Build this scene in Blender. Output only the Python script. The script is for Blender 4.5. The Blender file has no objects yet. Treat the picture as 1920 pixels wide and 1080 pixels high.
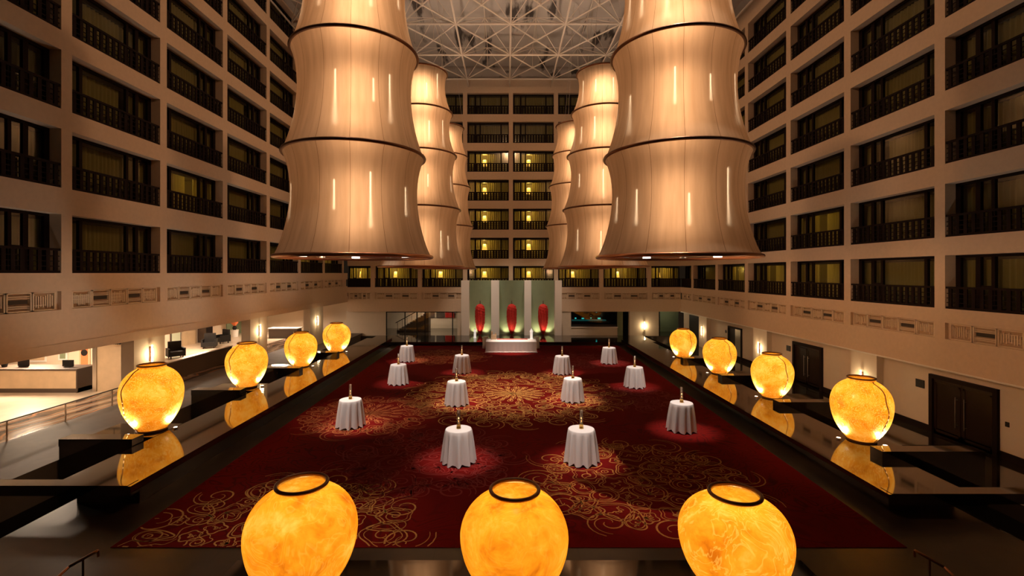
import bpy, math, random
from mathutils import Vector, Matrix
random.seed(7)
PI = math.pi
scn = bpy.context.scene
COL = scn.collection

# ------------------------------------------------------------------ camera, world, exposure
F = 906.67; VX, VY, CH = 950.0, 512.0, 6.2          # 17 mm shift lens, eye 6.2 m over the carpet
cam_d = bpy.data.cameras.new('camera'); cam = bpy.data.objects.new('camera', cam_d); COL.objects.link(cam)
cam.location = (0, 0, CH); cam.rotation_euler = (PI/2, 0, 0)
cam_d.sensor_width = 36.0; cam_d.lens = 36.0*F/1920.0
cam_d.shift_x = (960-VX)/1920.0; cam_d.shift_y = -(540-VY)/1920.0
cam_d.clip_start = 0.1; cam_d.clip_end = 200
scn.camera = cam
w = bpy.data.worlds.new('world'); scn.world = w; w.use_nodes = True
w.node_tree.nodes['Background'].inputs[0].default_value = (1.0, 0.62, 0.36, 1)
w.node_tree.nodes['Background'].inputs[1].default_value = 0.012
vs = scn.view_settings
vs.view_transform = 'Standard'; vs.look = 'None'; vs.gamma = 1.0; vs.use_curve_mapping = False; vs.exposure = 0.0
scn.cycles.use_denoising = True
scn.cycles.max_bounces = 8; scn.cycles.diffuse_bounces = 4; scn.cycles.glossy_bounces = 3
scn.cycles.transparent_max_bounces = 12; scn.cycles.sample_clamp_indirect = 4.0
scn.cycles.caustics_reflective = False; scn.cycles.caustics_refractive = False

def P(px, y, z=0.0):                                   # pixel column + distance -> ground coordinates
    return Vector(((px-VX)*y/F, y, z))

BAND_FILL, SPOTK, TABK = 0.80, 1.0, 1.25
XL0, XR0, FACADE_FILL = -15.8, 17.3, 0.62
# light levels (watts)
LANTERN_W, JAR_W, FRONT_JAR_W = 138.0, 76.0, 68.0
WARM = (1.0, 0.62, 0.37); AMBER = (1.0, 0.625, 0.225); SOFT = (1.0, 0.74, 0.52)

def light(kind, name, loc, energy, color, size=0.1, target=None, spot=60, blend=0.5, size_y=None):
    d = bpy.data.lights.new(name, kind); d.energy = energy; d.color = color
    if kind == 'AREA':
        d.size = size
        if size_y: d.shape = 'RECTANGLE'; d.size_y = size_y
    else: d.shadow_soft_size = size
    if kind == 'SPOT': d.spot_size = math.radians(spot); d.spot_blend = blend
    o = bpy.data.objects.new(name, d); COL.objects.link(o); o.location = loc
    if target is not None:
        o.rotation_euler = (Vector(target)-Vector(loc)).to_track_quat('-Z', 'Y').to_euler()
    return o

# downlights of the hall, fixed under the roof frame: they light the tables and the carpet
SPOTS = [((0.3, 23.0), (0.4, 25.2), 21000, 25), ((5.2, 13.0), (4.2, 14.6), 11500, 19), ((-7.5, 20.0), (-6.2, 21.2), 10500, 17),
         ((-5.5, 11.0), (-5.2, 12.2), 3800, 20), ((-4.0, 33.0), (-4.4, 35.5), 4000, 14), ((0.4, 35.0), (0.4, 38.3), 46000, 11), ((0.5, 12.5), (-0.5, 14.0), 1500, 40), ((2, 30), (0, 30), 2500, 50)]
for (sx, sy), (tx, ty), e, ang in SPOTS:
    light('SPOT', 'roof_downlight', (sx, sy, 24.2), e*SPOTK, (1.0, 0.80, 0.66), 0.15, (tx, ty, 0.6), ang, 1.0)
TABLES = [(860, 878, 'front row, left of the middle front jar'), (1090, 878, 'front row, right of the middle front jar'), (657, 807, 'left edge of the carpet, third from the front'),
          (1278, 815, 'right edge of the carpet, third from the front'), (856, 764, 'left edge of the big central medallion'), (1074, 757, 'right edge of the big central medallion'),
          (747, 724, 'left side, straight before the far left corner'), (1190, 730, 'between central medallion and right plinth'), (866, 702, 'left of centre, facing the altar table'),
          (1054, 704, 'right of centre, facing the altar table'), (763, 680, 'far left corner of the carpet'), (1142, 684, 'far right corner of the carpet')]
LANT = [P(667, 15.0), P(1267, 15.0), P(791, 27.5), P(1131, 27.5), P(835, 37.8), P(1079, 37.3)]
def clear(a, b):                                        # a beam from the roof must miss the hanging lanterns
    for i in range(60):
        q = a.lerp(b, i/59)
        if q.z > CH+0.2 and any((q.xy-l.xy).length < 3.0 for l in LANT): return False
    return True
for px, py, _ in TABLES:                                # one narrow beam on each cocktail table
    p = P(px, CH*F/(py-VY)+0.52, 0.75)
    for dx_, dy_ in ((-2.2, -4.5), (-1.0, -5.0), (-3.5, -3.0), (-2.0, 0.5), (1.5, -4.5), (3, -2), (0, -7), (-5, -2), (4, 2), (0, 4), (-2, -8), (-6, -6), (2, 8), (0, 9), (5, -9), (-8, 3), (9, 2), (-4, 9), (6, 8), (-3, 5), (6, 0), (7, -4)):
        q = Vector((p.x+dx_, p.y+dy_, 24.2))
        if clear(q, p): break
    light('SPOT', 'table_beam', q, 19000*TABK, (1.0, 0.86, 0.78), 0.10, p, 7.6, 1.0)

# added fill spots up in the roof frame, put in to brighten the facades
for x, y, tx, ty, tz, e, ang in ((9, 14, XL0, 20, 15, 5200, 75), (9, 30, XL0, 31, 15, 5200, 75), (9, 40, XL0, 42, 14, 3500, 70), (-8, 14, XR0, 20, 14, 5200, 75), (-8, 30, XR0, 31, 14, 5200, 75), (-8, 40, XR0, 42, 13, 3500, 70), (0.5, 26, 0.5, 48, 16, 5000, 60)):
    light('SPOT', 'added_facade_fill', (x, y, 24.0), e*FACADE_FILL, (1.0, 0.54, 0.27), 0.5, (tx, ty, tz), ang, 1.0)

# added fill: spots under the lanterns for the lowest bands, others for the altar wall
for x, y, tx, ty, e in ((5.2, 14.6, XR0, 17.5, 900), (5.3, 27, XR0, 29, 900), (-4.6, 14.6, XL0, 17.0, 700), (-4.8, 27, XL0, 29, 600), (5.3, 36.8, 13, 48, 500), (-4.6, 37.0, -11, 48, 500)):
    light('SPOT', 'added_band_fill', (x, y, 6.45), e*BAND_FILL*(1.7 if tx > 3 else 1.0), (1.0, 0.54, 0.27), 0.3, (tx, ty, 2.4), 105, 1.0)
for sx in (-3.2, 0.4, 4.0): light('SPOT', 'added_altar_fill', (sx, 39.0, 24.2), 9500, (1.0, 0.78, 0.60), 0.2, (sx, 46.3, 2.6), 22, 0.8)

# ------------------------------------------------------------------ materials
def new_mat(name):
    m = bpy.data.materials.new(name); m.use_nodes = True
    nt = m.node_tree; b = nt.nodes['Principled BSDF']
    return m, nt, b
def mat(name, col, rough=0.6, metal=0.0, emit=None, estr=0.0, spec=0.5, bump=0.0, bscale=20.0, vary=0.0, ior=None):
    m, nt, b = new_mat(name)
    b.inputs['Base Color'].default_value = (*col, 1); b.inputs['Roughness'].default_value = rough
    b.inputs['Metallic'].default_value = metal; b.inputs['Specular IOR Level'].default_value = spec
    if ior: b.inputs['IOR'].default_value = ior
    if emit: b.inputs['Emission Color'].default_value = (*emit, 1); b.inputs['Emission Strength'].default_value = estr
    if bump or vary:
        tc = nt.nodes.new('ShaderNodeTexCoord'); n = nt.nodes.new('ShaderNodeTexNoise')
        n.inputs['Scale'].default_value = bscale; n.inputs['Detail'].default_value = 4
        nt.links.new(tc.outputs['Object'], n.inputs['Vector'])
        if bump:
            bp = nt.nodes.new('ShaderNodeBump'); bp.inputs['Strength'].default_value = bump; bp.inputs['Distance'].default_value = 0.02
            nt.links.new(n.outputs['Fac'], bp.inputs['Height']); nt.links.new(bp.outputs['Normal'], b.inputs['Normal'])
        if vary:
            r = nt.nodes.new('ShaderNodeValToRGB')
            r.color_ramp.elements[0].color = (*[c*(1-vary) for c in col], 1); r.color_ramp.elements[1].color = (*[min(1, c*(1+vary)) for c in col], 1)
            r.color_ramp.elements[0].position = 0.3; r.color_ramp.elements[1].position = 0.7
            nt.links.new(n.outputs['Fac'], r.inputs['Fac']); nt.links.new(r.outputs['Color'], b.inputs['Base Color'])
    return m

def glass_mat(name, tint, refl=0.10, rough=0.02):
    m = bpy.data.materials.new(name); m.use_nodes = True; nt = m.node_tree; nt.nodes.clear()
    o = nt.nodes.new('ShaderNodeOutputMaterial'); mix = nt.nodes.new('ShaderNodeMixShader')
    t = nt.nodes.new('ShaderNodeBsdfTransparent'); g = nt.nodes.new('ShaderNodeBsdfGlossy')
    t.inputs[0].default_value = (*tint, 1); g.inputs['Roughness'].default_value = rough
    mix.inputs[0].default_value = refl
    nt.links.new(t.outputs[0], mix.inputs[1]); nt.links.new(g.outputs[0], mix.inputs[2]); nt.links.new(mix.outputs[0], o.inputs[0])
    return m

def fabric_shade_mat():
    m = bpy.data.materials.new('lantern_fabric'); m.use_nodes = True; nt = m.node_tree; nt.nodes.clear(); N = nt.nodes.new; L = nt.links.new
    o = N('ShaderNodeOutputMaterial'); uv = N('ShaderNodeTexCoord')
    sep = N('ShaderNodeSeparateXYZ'); L(uv.outputs['UV'], sep.inputs[0])
    # sewn seams: 14 thin dark lines round the shade
    mul = N('ShaderNodeMath'); mul.operation = 'MULTIPLY'; mul.inputs[1].default_value = 14; L(sep.outputs[0], mul.inputs[0])
    fr = N('ShaderNodeMath'); fr.operation = 'FRACT'; L(mul.outputs[0], fr.inputs[0])
    lt = N('ShaderNodeMath'); lt.operation = 'LESS_THAN'; lt.inputs[1].default_value = 0.011; L(fr.outputs[0], lt.inputs[0])
    mp = N('ShaderNodeMapping'); mp.inputs['Scale'].default_value = (60, 1.6, 1); L(uv.outputs['UV'], mp.inputs[0])
    n = N('ShaderNodeTexNoise'); n.inputs['Scale'].default_value = 1.0; n.inputs['Detail'].default_value = 5; L(mp.outputs[0], n.inputs['Vector'])
    r = N('ShaderNodeValToRGB'); r.color_ramp.elements[0].position = 0.3; r.color_ramp.elements[1].position = 0.75
    r.color_ramp.elements[0].color = (0.57, 0.42, 0.28, 1); r.color_ramp.elements[1].color = (0.74, 0.57, 0.40, 1)
    L(n.outputs['Fac'], r.inputs['Fac'])
    mx = N('ShaderNodeMix'); mx.data_type = 'RGBA'; L(lt.outputs[0], mx.inputs[0]); L(r.outputs[0], mx.inputs[6]); mx.inputs[7].default_value = (0.20, 0.11, 0.05, 1)
    bp = N('ShaderNodeBump'); bp.inputs['Strength'].default_value = 0.25; bp.inputs['Distance'].default_value = 0.05; L(n.outputs['Fac'], bp.inputs['Height'])
    tr = N('ShaderNodeBsdfTranslucent'); df = N('ShaderNodeBsdfDiffuse'); rf = N('ShaderNodeBsdfRefraction')
    rf.inputs['Roughness'].default_value = 0.9; rf.inputs['IOR'].default_value = 1.5
    for s in (tr, df, rf): L(mx.outputs[2], s.inputs['Color'])
    for s in (tr, df): L(bp.outputs[0], s.inputs['Normal'])
    m1 = N('ShaderNodeMixShader'); m1.inputs[0].default_value = 0.80; L(tr.outputs[0], m1.inputs[1]); L(rf.outputs[0], m1.inputs[2])
    m2 = N('ShaderNodeMixShader'); m2.inputs[0].default_value = 0.35; L(m1.outputs[0], m2.inputs[1]); L(df.outputs[0], m2.inputs[2])
    L(m2.outputs[0], o.inputs[0]); return m

def alabaster_mat(name, seed, vein=0.6, vscale=2.6, dim=1.0):
    m = bpy.data.materials.new(name); m.use_nodes = True; nt = m.node_tree; nt.nodes.clear(); N = nt.nodes.new; L = nt.links.new
    o = N('ShaderNodeOutputMaterial'); tc = N('ShaderNodeTexCoord')
    mp = N('ShaderNodeMapping'); mp.inputs['Location'].default_value = (seed*3.1, seed*1.7, seed*2.3); L(tc.outputs['Object'], mp.inputs[0])
    n0 = N('ShaderNodeTexNoise'); n0.inputs['Scale'].default_value = 0.9; n0.inputs['Detail'].default_value = 2; L(mp.outputs[0], n0.inputs['Vector'])
    add = N('ShaderNodeMix'); add.data_type = 'RGBA'; add.blend_type = 'ADD'; add.inputs[0].default_value = 0.9; L(mp.outputs[0], add.inputs[6]); L(n0.outputs['Color'], add.inputs[7])
    n1 = N('ShaderNodeTexNoise'); n1.inputs['Scale'].default_value = 1.5; n1.inputs['Detail'].default_value = 7; n1.inputs['Roughness'].default_value = 0.62; L(add.outputs[2], n1.inputs['Vector'])
    r = N('ShaderNodeValToRGB'); e = r.color_ramp.elements
    e[0].position = 0.30; e[0].color = (0.52, 0.20, 0.015, 1); e[1].position = 0.70; e[1].color = (0.95, 0.74, 0.30, 1)
    x = e.new(0.44); x.color = (0.80, 0.39, 0.03, 1); x = e.new(0.54); x.color = (0.90, 0.50, 0.06, 1)
    L(n1.outputs['Fac'], r.inputs['Fac'])
    # pale curling veins
    n2 = N('ShaderNodeTexNoise'); n2.inputs['Scale'].default_value = vscale; n2.inputs['Detail'].default_value = 3; n2.inputs['Distortion'].default_value = 1.6; L(add.outputs[2], n2.inputs['Vector'])
    mm = N('ShaderNodeMath'); mm.operation = 'MULTIPLY'; mm.inputs[1].default_value = 9.0; L(n2.outputs['Fac'], mm.inputs[0])
    pp = N('ShaderNodeMath'); pp.operation = 'PINGPONG'; pp.inputs[1].default_value = 0.5; L(mm.outputs[0], pp.inputs[0])
    vr = N('ShaderNodeMapRange'); vr.inputs[1].default_value = 0.0; vr.inputs[2].default_value = 0.16; vr.inputs[3].default_value = vein; vr.inputs[4].default_value = 0.0; L(pp.outputs[0], vr.inputs[0])
    mx = N('ShaderNodeMix'); mx.data_type = 'RGBA'; L(vr.outputs[0], mx.inputs[0]); L(r.outputs[0], mx.inputs[6]); mx.inputs[7].default_value = (1.0, 0.80, 0.36, 1)
    if dim < 1: e[0].color, e[1].color, e[2].color, e[3].color = [(c[0]*dim, c[1]*dim, c[2]*dim, 1) for c in [tuple(q.color) for q in e]]
    tr = N('ShaderNodeBsdfTranslucent'); df = N('ShaderNodeBsdfDiffuse'); gl = N('ShaderNodeBsdfGlossy'); gl.inputs['Roughness'].default_value = 0.25
    L(mx.outputs[2], tr.inputs['Color']); L(mx.outputs[2], df.inputs['Color'])
    m1 = N('ShaderNodeMixShader'); m1.inputs[0].default_value = 0.30; L(tr.outputs[0], m1.inputs[1]); L(df.outputs[0], m1.inputs[2])
    m2 = N('ShaderNodeMixShader'); m2.inputs[0].default_value = 0.03; L(m1.outputs[0], m2.inputs[1]); L(gl.outputs[0], m2.inputs[2])
    L(m2.outputs[0], o.inputs[0]); return m

def carpet_mat():
    m, nt, b = new_mat('carpet_red'); N = nt.nodes.new; L = nt.links.new
    b.inputs['Roughness'].default_value = 0.95; b.inputs['Specular IOR Level'].default_value = 0.1
    tc = N('ShaderNodeTexCoord')
    n0 = N('ShaderNodeTexNoise'); n0.inputs['Scale'].default_value = 0.55; n0.inputs['Detail'].default_value = 1.5; n0.inputs['Distortion'].default_value = 1.2; L(tc.outputs['Object'], n0.inputs['Vector'])
    mm = N('ShaderNodeMath'); mm.operation = 'MULTIPLY'; mm.inputs[1].default_value = 16; L(n0.outputs['Fac'], mm.inputs[0])
    pp = N('ShaderNodeMath'); pp.operation = 'PINGPONG'; pp.inputs[1].default_value = 0.5; L(mm.outputs[0], pp.inputs[0])
    r = N('ShaderNodeValToRGB'); e = r.color_ramp.elements
    e[0].position = 0.05; e[0].color = (0.085, 0.004, 0.003, 1); e[1].position = 0.22; e[1].color = (0.165, 0.0042, 0.003, 1); L(pp.outputs[0], r.inputs['Fac'])
    n1 = N('ShaderNodeTexNoise'); n1.inputs['Scale'].default_value = 0.22; n1.inputs['Detail'].default_value = 2; L(tc.outputs['Object'], n1.inputs['Vector'])
    r2 = N('ShaderNodeValToRGB'); r2.color_ramp.elements[0].position = 0.42; r2.color_ramp.elements[1].position = 0.58; L(n1.outputs['Fac'], r2.inputs['Fac'])
    mx = N('ShaderNodeMix'); mx.data_type = 'RGBA'; L(r2.outputs['Color'], mx.inputs[0]); mx.inputs[6].default_value = (0.15, 0.0036, 0.0028, 1); L(r.outputs[0], mx.inputs[7])
    L(mx.outputs[2], b.inputs['Base Color'])
    n2 = N('ShaderNodeTexNoise'); n2.inputs['Scale'].default_value = 90; L(tc.outputs['Object'], n2.inputs['Vector'])
    bp = N('ShaderNodeBump'); bp.inputs['Strength'].default_value = 0.3; bp.inputs['Distance'].default_value = 0.01; L(n2.outputs['Fac'], bp.inputs['Height']); L(bp.outputs[0], b.inputs['Normal'])
    return m

def stone_mat(name, c1, c2, rough, scale, spec=0.6, ior=1.6, tile=None):
    m, nt, b = new_mat(name); N = nt.nodes.new; L = nt.links.new
    tc = N('ShaderNodeTexCoord'); n = N('ShaderNodeTexNoise'); n.inputs['Scale'].default_value = scale; n.inputs['Detail'].default_value = 5; n.inputs['Distortion'].default_value = 0.6
    L(tc.outputs['Object'], n.inputs['Vector'])
    r = N('ShaderNodeValToRGB'); r.color_ramp.elements[0].position = 0.35; r.color_ramp.elements[1].position = 0.68
    r.color_ramp.elements[0].color = (*c1, 1); r.color_ramp.elements[1].color = (*c2, 1); L(n.outputs['Fac'], r.inputs['Fac'])
    out = r.outputs[0]
    if tile:
        bk = N('ShaderNodeTexBrick'); bk.offset = 0.5; bk.inputs['Scale'].default_value = 1.0
        bk.inputs['Brick Width'].default_value = tile[0]; bk.inputs['Row Height'].default_value = tile[1]; bk.inputs['Mortar Size'].default_value = 0.008
        bk.inputs['Color1'].default_value = (1, 1, 1, 1); bk.inputs['Color2'].default_value = (0.8, 0.8, 0.8, 1); bk.inputs['Mortar'].default_value = (0.4, 0.4, 0.4, 1)
        L(tc.outputs['Object'], bk.inputs['Vector'])
        mu = N('ShaderNodeMix'); mu.data_type = 'RGBA'; mu.blend_type = 'MULTIPLY'; mu.inputs[0].default_value = 1; L(out, mu.inputs[6]); L(bk.outputs['Color'], mu.inputs[7]); out = mu.outputs[2]
    L(out, b.inputs['Base Color']); b.inputs['Roughness'].default_value = rough; b.inputs['Specular IOR Level'].default_value = spec; b.inputs['IOR'].default_value = ior
    return m

def swirl_mat():  # distorted wave bands in browns
    m, nt, b = new_mat('swirl_brown'); b.inputs['Specular IOR Level'].default_value = 0.25; N = nt.nodes.new; L = nt.links.new
    tc = N('ShaderNodeTexCoord'); wv = N('ShaderNodeTexWave'); wv.inputs['Scale'].default_value = 0.30; wv.inputs['Distortion'].default_value = 14; wv.inputs['Detail'].default_value = 3; wv.inputs['Detail Scale'].default_value = 0.6
    L(tc.outputs['Object'], wv.inputs['Vector'])
    r = N('ShaderNodeValToRGB'); e = r.color_ramp.elements
    e[0].position = 0.0; e[0].color = (0.05, 0.035, 0.03, 1); e[1].position = 1; e[1].color = (0.42, 0.30, 0.22, 1)
    x = e.new(0.3); x.color = (0.16, 0.10, 0.075, 1); x = e.new(0.5); x.color = (0.50, 0.22, 0.10, 1); x = e.new(0.72); x.color = (0.16, 0.12, 0.10, 1)
    L(wv.outputs['Color'], r.inputs['Fac']); L(r.outputs[0], b.inputs['Base Color']); b.inputs['Roughness'].default_value = 0.12
    return m

def roof_mat():
    m, nt, b = new_mat('roof_deck'); N = nt.nodes.new; L = nt.links.new
    tc = N('ShaderNodeTexCoord'); mp = N('ShaderNodeMapping'); mp.inputs['Scale'].default_value = (1.0, 0.22, 1); L(tc.outputs['Object'], mp.inputs[0])
    n = N('ShaderNodeTexNoise'); n.inputs['Scale'].default_value = 0.9; n.inputs['Detail'].default_value = 5; L(mp.outputs[0], n.inputs['Vector'])
    r = N('ShaderNodeValToRGB'); e = r.color_ramp.elements; e[0].position = 0.36; e[0].color = (0.08, 0.07, 0.065, 1); e[1].position = 0.43; e[1].color = (0.50, 0.46, 0.43, 1)
    L(n.outputs['Fac'], r.inputs['Fac']); L(r.outputs[0], b.inputs['Base Color']); b.inputs['Roughness'].default_value = 0.9
    return m

M = {}
M['wall'] = mat('wall_plaster', (0.66, 0.51, 0.375), 0.8, bump=0.05, bscale=6, vary=0.035)
M['wall_low'] = mat('lower_wall_plaster', (0.66, 0.57, 0.46), 0.7, vary=0.02, bscale=3)
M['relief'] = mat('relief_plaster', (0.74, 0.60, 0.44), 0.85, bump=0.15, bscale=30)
M['reliefback'] = mat('relief_shaded_ground', (0.44, 0.31, 0.20), 0.9)  # recess shade put into a darker ground colour
M['vent'] = mat('vent_dark', (0.03, 0.025, 0.02), 0.6)
M['wood'] = mat('dark_wood', (0.011, 0.006, 0.005), 0.7, spec=0.12, bump=0.05, bscale=15)
M['door'] = mat('door_wood', (0.014, 0.007, 0.005), 0.35, spec=0.3, bump=0.05, bscale=10)
M['pane'] = glass_mat('window_glass', (0.84, 0.86, 0.80), 0.04, 0.12)
M['clear'] = glass_mat('clear_glass', (0.93, 0.95, 0.94), 0.06)
M['tube'] = glass_mat('candle_glass', (0.80, 0.72, 0.66), 0.34, 0.08)
def curtain_mat():
    m, nt, b = new_mat('olive_curtain'); N = nt.nodes.new; L = nt.links.new
    b.inputs['Base Color'].default_value = (0.52, 0.43, 0.18, 1); b.inputs['Roughness'].default_value = 0.9; b.inputs['Specular IOR Level'].default_value = 0.1
    t = N('ShaderNodeBsdfTranslucent'); t.inputs[0].default_value = (0.50, 0.41, 0.15, 1); mx = N('ShaderNodeMixShader'); mx.inputs[0].default_value = 0.35
    L(b.outputs[0], mx.inputs[1]); L(t.outputs[0], mx.inputs[2]); L(mx.outputs[0], nt.nodes['Material Output'].inputs[0]); return m
M['curtain'] = curtain_mat()
M['room'] = mat('guest_room', (0.22, 0.17, 0.10), 0.9)
M['roof'] = roof_mat()
M['truss'] = mat('truss_paint', (0.72, 0.63, 0.54), 0.6)
M['fabric'] = fabric_shade_mat()
M['bronze'] = mat('bronze_ring', (0.16, 0.07, 0.035), 0.35, 0.7)
M['copper'] = mat('copper_trim', (0.45, 0.22, 0.12), 0.3, 0.9)
M['steel'] = mat('brushed_steel', (0.62, 0.55, 0.48), 0.28, 1.0)
M['diffuser'] = mat('lantern_underside', (0.55, 0.46, 0.40), 0.35, 0.6)
M['bulb'] = mat('white_bulb', (1, 1, 1), 0.5, emit=(1.0, 0.85, 0.68), estr=6.0)
M['granite'] = stone_mat('black_granite', (0.006, 0.005, 0.004), (0.022, 0.016, 0.012), 0.06, 1.2, 0.7, 1.85)
M['floor'] = stone_mat('brown_stone_floor', (0.018, 0.012, 0.008), (0.045, 0.030, 0.018), 0.35, 0.8, 0.5, 1.5, (1.6, 0.8))
M['aisle'] = stone_mat('aisle_stone', (0.020, 0.015, 0.011), (0.040, 0.028, 0.018), 0.06, 0.7, 0.9, 1.9)
M['lobbyfloor'] = stone_mat('grey_lobby_stone', (0.085, 0.07, 0.06), (0.125, 0.10, 0.085), 0.55, 0.8, 0.2, 1.4)
M['lobbybeige'] = stone_mat('beige_lobby_stone', (0.62, 0.50, 0.38), (0.72, 0.60, 0.46), 0.25, 0.6, 0.5, 1.5)
M['swirl'] = swirl_mat()
M['carpet'] = carpet_mat()
M['gold'] = mat('carpet_gold_yarn', (0.62, 0.30, 0.07), 0.9, vary=0.25, bscale=5)
M['amberyarn'] = mat('carpet_amber_yarn', (0.52, 0.20, 0.035), 0.9, vary=0.25, bscale=5)
M['rust'] = mat('carpet_rust_yarn', (0.42, 0.11, 0.025), 0.9, vary=0.2, bscale=5)
M['crimson'] = mat('carpet_crimson_yarn', (0.23, 0.010, 0.006), 0.9)
M['linen'] = mat('white_linen', (0.80, 0.74, 0.70), 0.85, bump=0.06, bscale=60)
M['brass'] = mat('candle_brass', (0.75, 0.48, 0.14), 0.25, 1.0)
M['wax'] = mat('candle_wax', (0.85, 0.75, 0.55), 0.5)
M['flame'] = mat('candle_flame', (1, 0.6, 0.2), 0.5, emit=(1.0, 0.62, 0.2), estr=5)
M['green'] = mat('sage_wall', (0.20, 0.25, 0.15), 0.8, vary=0.04, bscale=2)
M['red'] = mat('red_tassel', (0.48, 0.016, 0.008), 0.8, bump=0.6, bscale=25, vary=0.45)
M['white'] = mat('white_paint', (0.82, 0.78, 0.72), 0.5)
M['lampshade'] = mat('lit_lampshade', (0.9, 0.7, 0.4), 0.7, emit=(1.0, 0.52, 0.08), estr=1.6)
M['sconce'] = mat('sconce_tube', (1, 1, 1), 0.5, emit=(1.0, 0.74, 0.40), estr=9)
M['panelwood'] = mat('blond_panel', (0.60, 0.44, 0.27), 0.5, vary=0.08, bscale=2)
M['lobbywall'] = mat('lobby_wall', (0.72, 0.60, 0.46), 0.7)
M['charcoal'] = mat('charcoal', (0.014, 0.012, 0.011), 0.6, spec=0.25)
M['litwhite'] = mat('lit_white', (0.85, 0.82, 0.78), 0.5, emit=(1.0, 0.9, 0.78), estr=0.55)
M['umber'] = mat('umber_panel', (0.07, 0.045, 0.03), 0.5)
M['teal'] = mat('teal_light', (0, 0.2, 0.2), 0.5, emit=(0.05, 0.75, 0.70), estr=0.9)
M['tealdim'] = mat('teal_shelf', (0.01, 0.08, 0.08), 0.4, emit=(0.02, 0.35, 0.33), estr=0.12)
M['orange'] = mat('orange_flowers', (0.80, 0.22, 0.08), 0.7, bump=0.5, bscale=30)
M['seam'] = mat('seam_brown', (0.40, 0.17, 0.03), 0.7)  # brown of the raised seam strips on the jars
M['pool'] = stone_mat('dark_water', (0.004, 0.004, 0.004), (0.008, 0.007, 0.006), 0.05, 0.5, 0.2, 1.33)

# ------------------------------------------------------------------ mesh helpers
class MB:
    def __init__(s): s.v, s.f, s.mi, s.uv = [], [], [], []
    def face(s, idx, mi=0, uv=None): s.f.append(idx); s.mi.append(mi); s.uv.append(uv)
    def box(s, x0, x1, y0, y1, z0, z1, mi=0):
        if x1 < x0: x0, x1 = x1, x0
        if y1 < y0: y0, y1 = y1, y0
        if z1 < z0: z0, z1 = z1, z0
        b = len(s.v)
        s.v += [(x0,y0,z0),(x1,y0,z0),(x1,y1,z0),(x0,y1,z0),(x0,y0,z1),(x1,y0,z1),(x1,y1,z1),(x0,y1,z1)]
        for q in ((3,2,1,0),(4,5,6,7),(0,1,5,4),(1,2,6,5),(2,3,7,6),(3,0,4,7)): s.face([b+i for i in q], mi)
        return s
    def hexa(s, pts, mi=0):                               # 8 corners, bottom ring then top ring
        b = len(s.v); s.v += [tuple(p) for p in pts]
        for q in ((3,2,1,0),(4,5,6,7),(0,1,5,4),(1,2,6,5),(2,3,7,6),(3,0,4,7)): s.face([b+i for i in q], mi)
        return s
    def bar(s, a, b_, r, n=6, mi=0):
        a, b_ = Vector(a), Vector(b_); d = (b_-a)
        if d.length < 1e-6: return s
        d.normalize(); up = Vector((0,0,1)) if abs(d.z) < 0.95 else Vector((1,0,0))
        e1 = d.cross(up).normalized(); e2 = d.cross(e1)
        k = len(s.v)
        for p in (a, b_):
            for i in range(n):
                t = 2*PI*i/n; s.v.append(tuple(p + e1*(r*math.cos(t)) + e2*(r*math.sin(t))))
        for i in range(n): s.face([k+i, k+(i+1)%n, k+n+(i+1)%n, k+n+i], mi)
        s.face([k+i for i in range(n)][::-1], mi); s.face([k+n+i for i in range(n)], mi)
        return s
    def path(s, pts, r, n=6, mi=0):
        for a, b_ in zip(pts, pts[1:]): s.bar(a, b_, r, n, mi)
        return s
    def lathe(s, prof, n=32, c=(0,0,0), cap0=True, cap1=True, mi=0, mod=None):
        k = len(s.v)
        for j, (r, z) in enumerate(prof):
            for i in range(n):
                t = 2*PI*i/n; q = r*(mod(t, z) if mod else 1)
                s.v.append((c[0]+q*math.cos(t), c[1]+q*math.sin(t), c[2]+z))
        m_ = len(prof)
        for j in range(m_-1):
            for i in range(n):
                u0, u1 = i/n, (i+1)/n; v0, v1 = j/(m_-1), (j+1)/(m_-1)
                s.face([k+j*n+i, k+j*n+(i+1)%n, k+(j+1)*n+(i+1)%n, k+(j+1)*n+i], mi, [(u0,v0),(u1,v0),(u1,v1),(u0,v1)])
        if cap0: s.face([k+i for i in range(n)][::-1], mi)
        if cap1: s.face([k+(m_-1)*n+i for i in range(n)], mi)
        return s
    def torus(s, R, r, z=0, n=48, m_=8, c=(0,0), mi=0):
        k = len(s.v)
        for i in range(n):
            t = 2*PI*i/n
            for j in range(m_):
                p = 2*PI*j/m_; q = R + r*math.cos(p); s.v.append((c[0]+q*math.cos(t), c[1]+q*math.sin(t), z+r*math.sin(p)))
        for i in range(n):
            for j in range(m_): s.face([k+i*m_+j, k+((i+1)%n)*m_+j, k+((i+1)%n)*m_+(j+1)%m_, k+i*m_+(j+1)%m_], mi)
        return s
    def disc(s, r, z, n=32, c=(0,0), mi=0, t=0.02):
        return s.lathe([(r, z), (r, z+t)], n, (c[0], c[1], 0), mi=mi)
    def build(s, name, mats, parent=None, smooth=False):
        me = bpy.data.meshes.new(name); me.from_pydata(s.v, [], s.f); me.update()
        for m_ in (mats if isinstance(mats, (list, tuple)) else [mats]): me.materials.append(m_)
        me.polygons.foreach_set('material_index', s.mi)
        if smooth: me.polygons.foreach_set('use_smooth', [len(f) < 5 for f in s.f])
        if any(s.uv):
            l = me.uv_layers.new(name='UVMap'); k = 0
            for f, uv in zip(s.f, s.uv):
                for j in range(len(f)):
                    if uv: l.data[k].uv = uv[j]
                    k += 1
        o = bpy.data.objects.new(name, me); COL.objects.link(o)
        if parent: o.parent = parent
        return o

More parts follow.
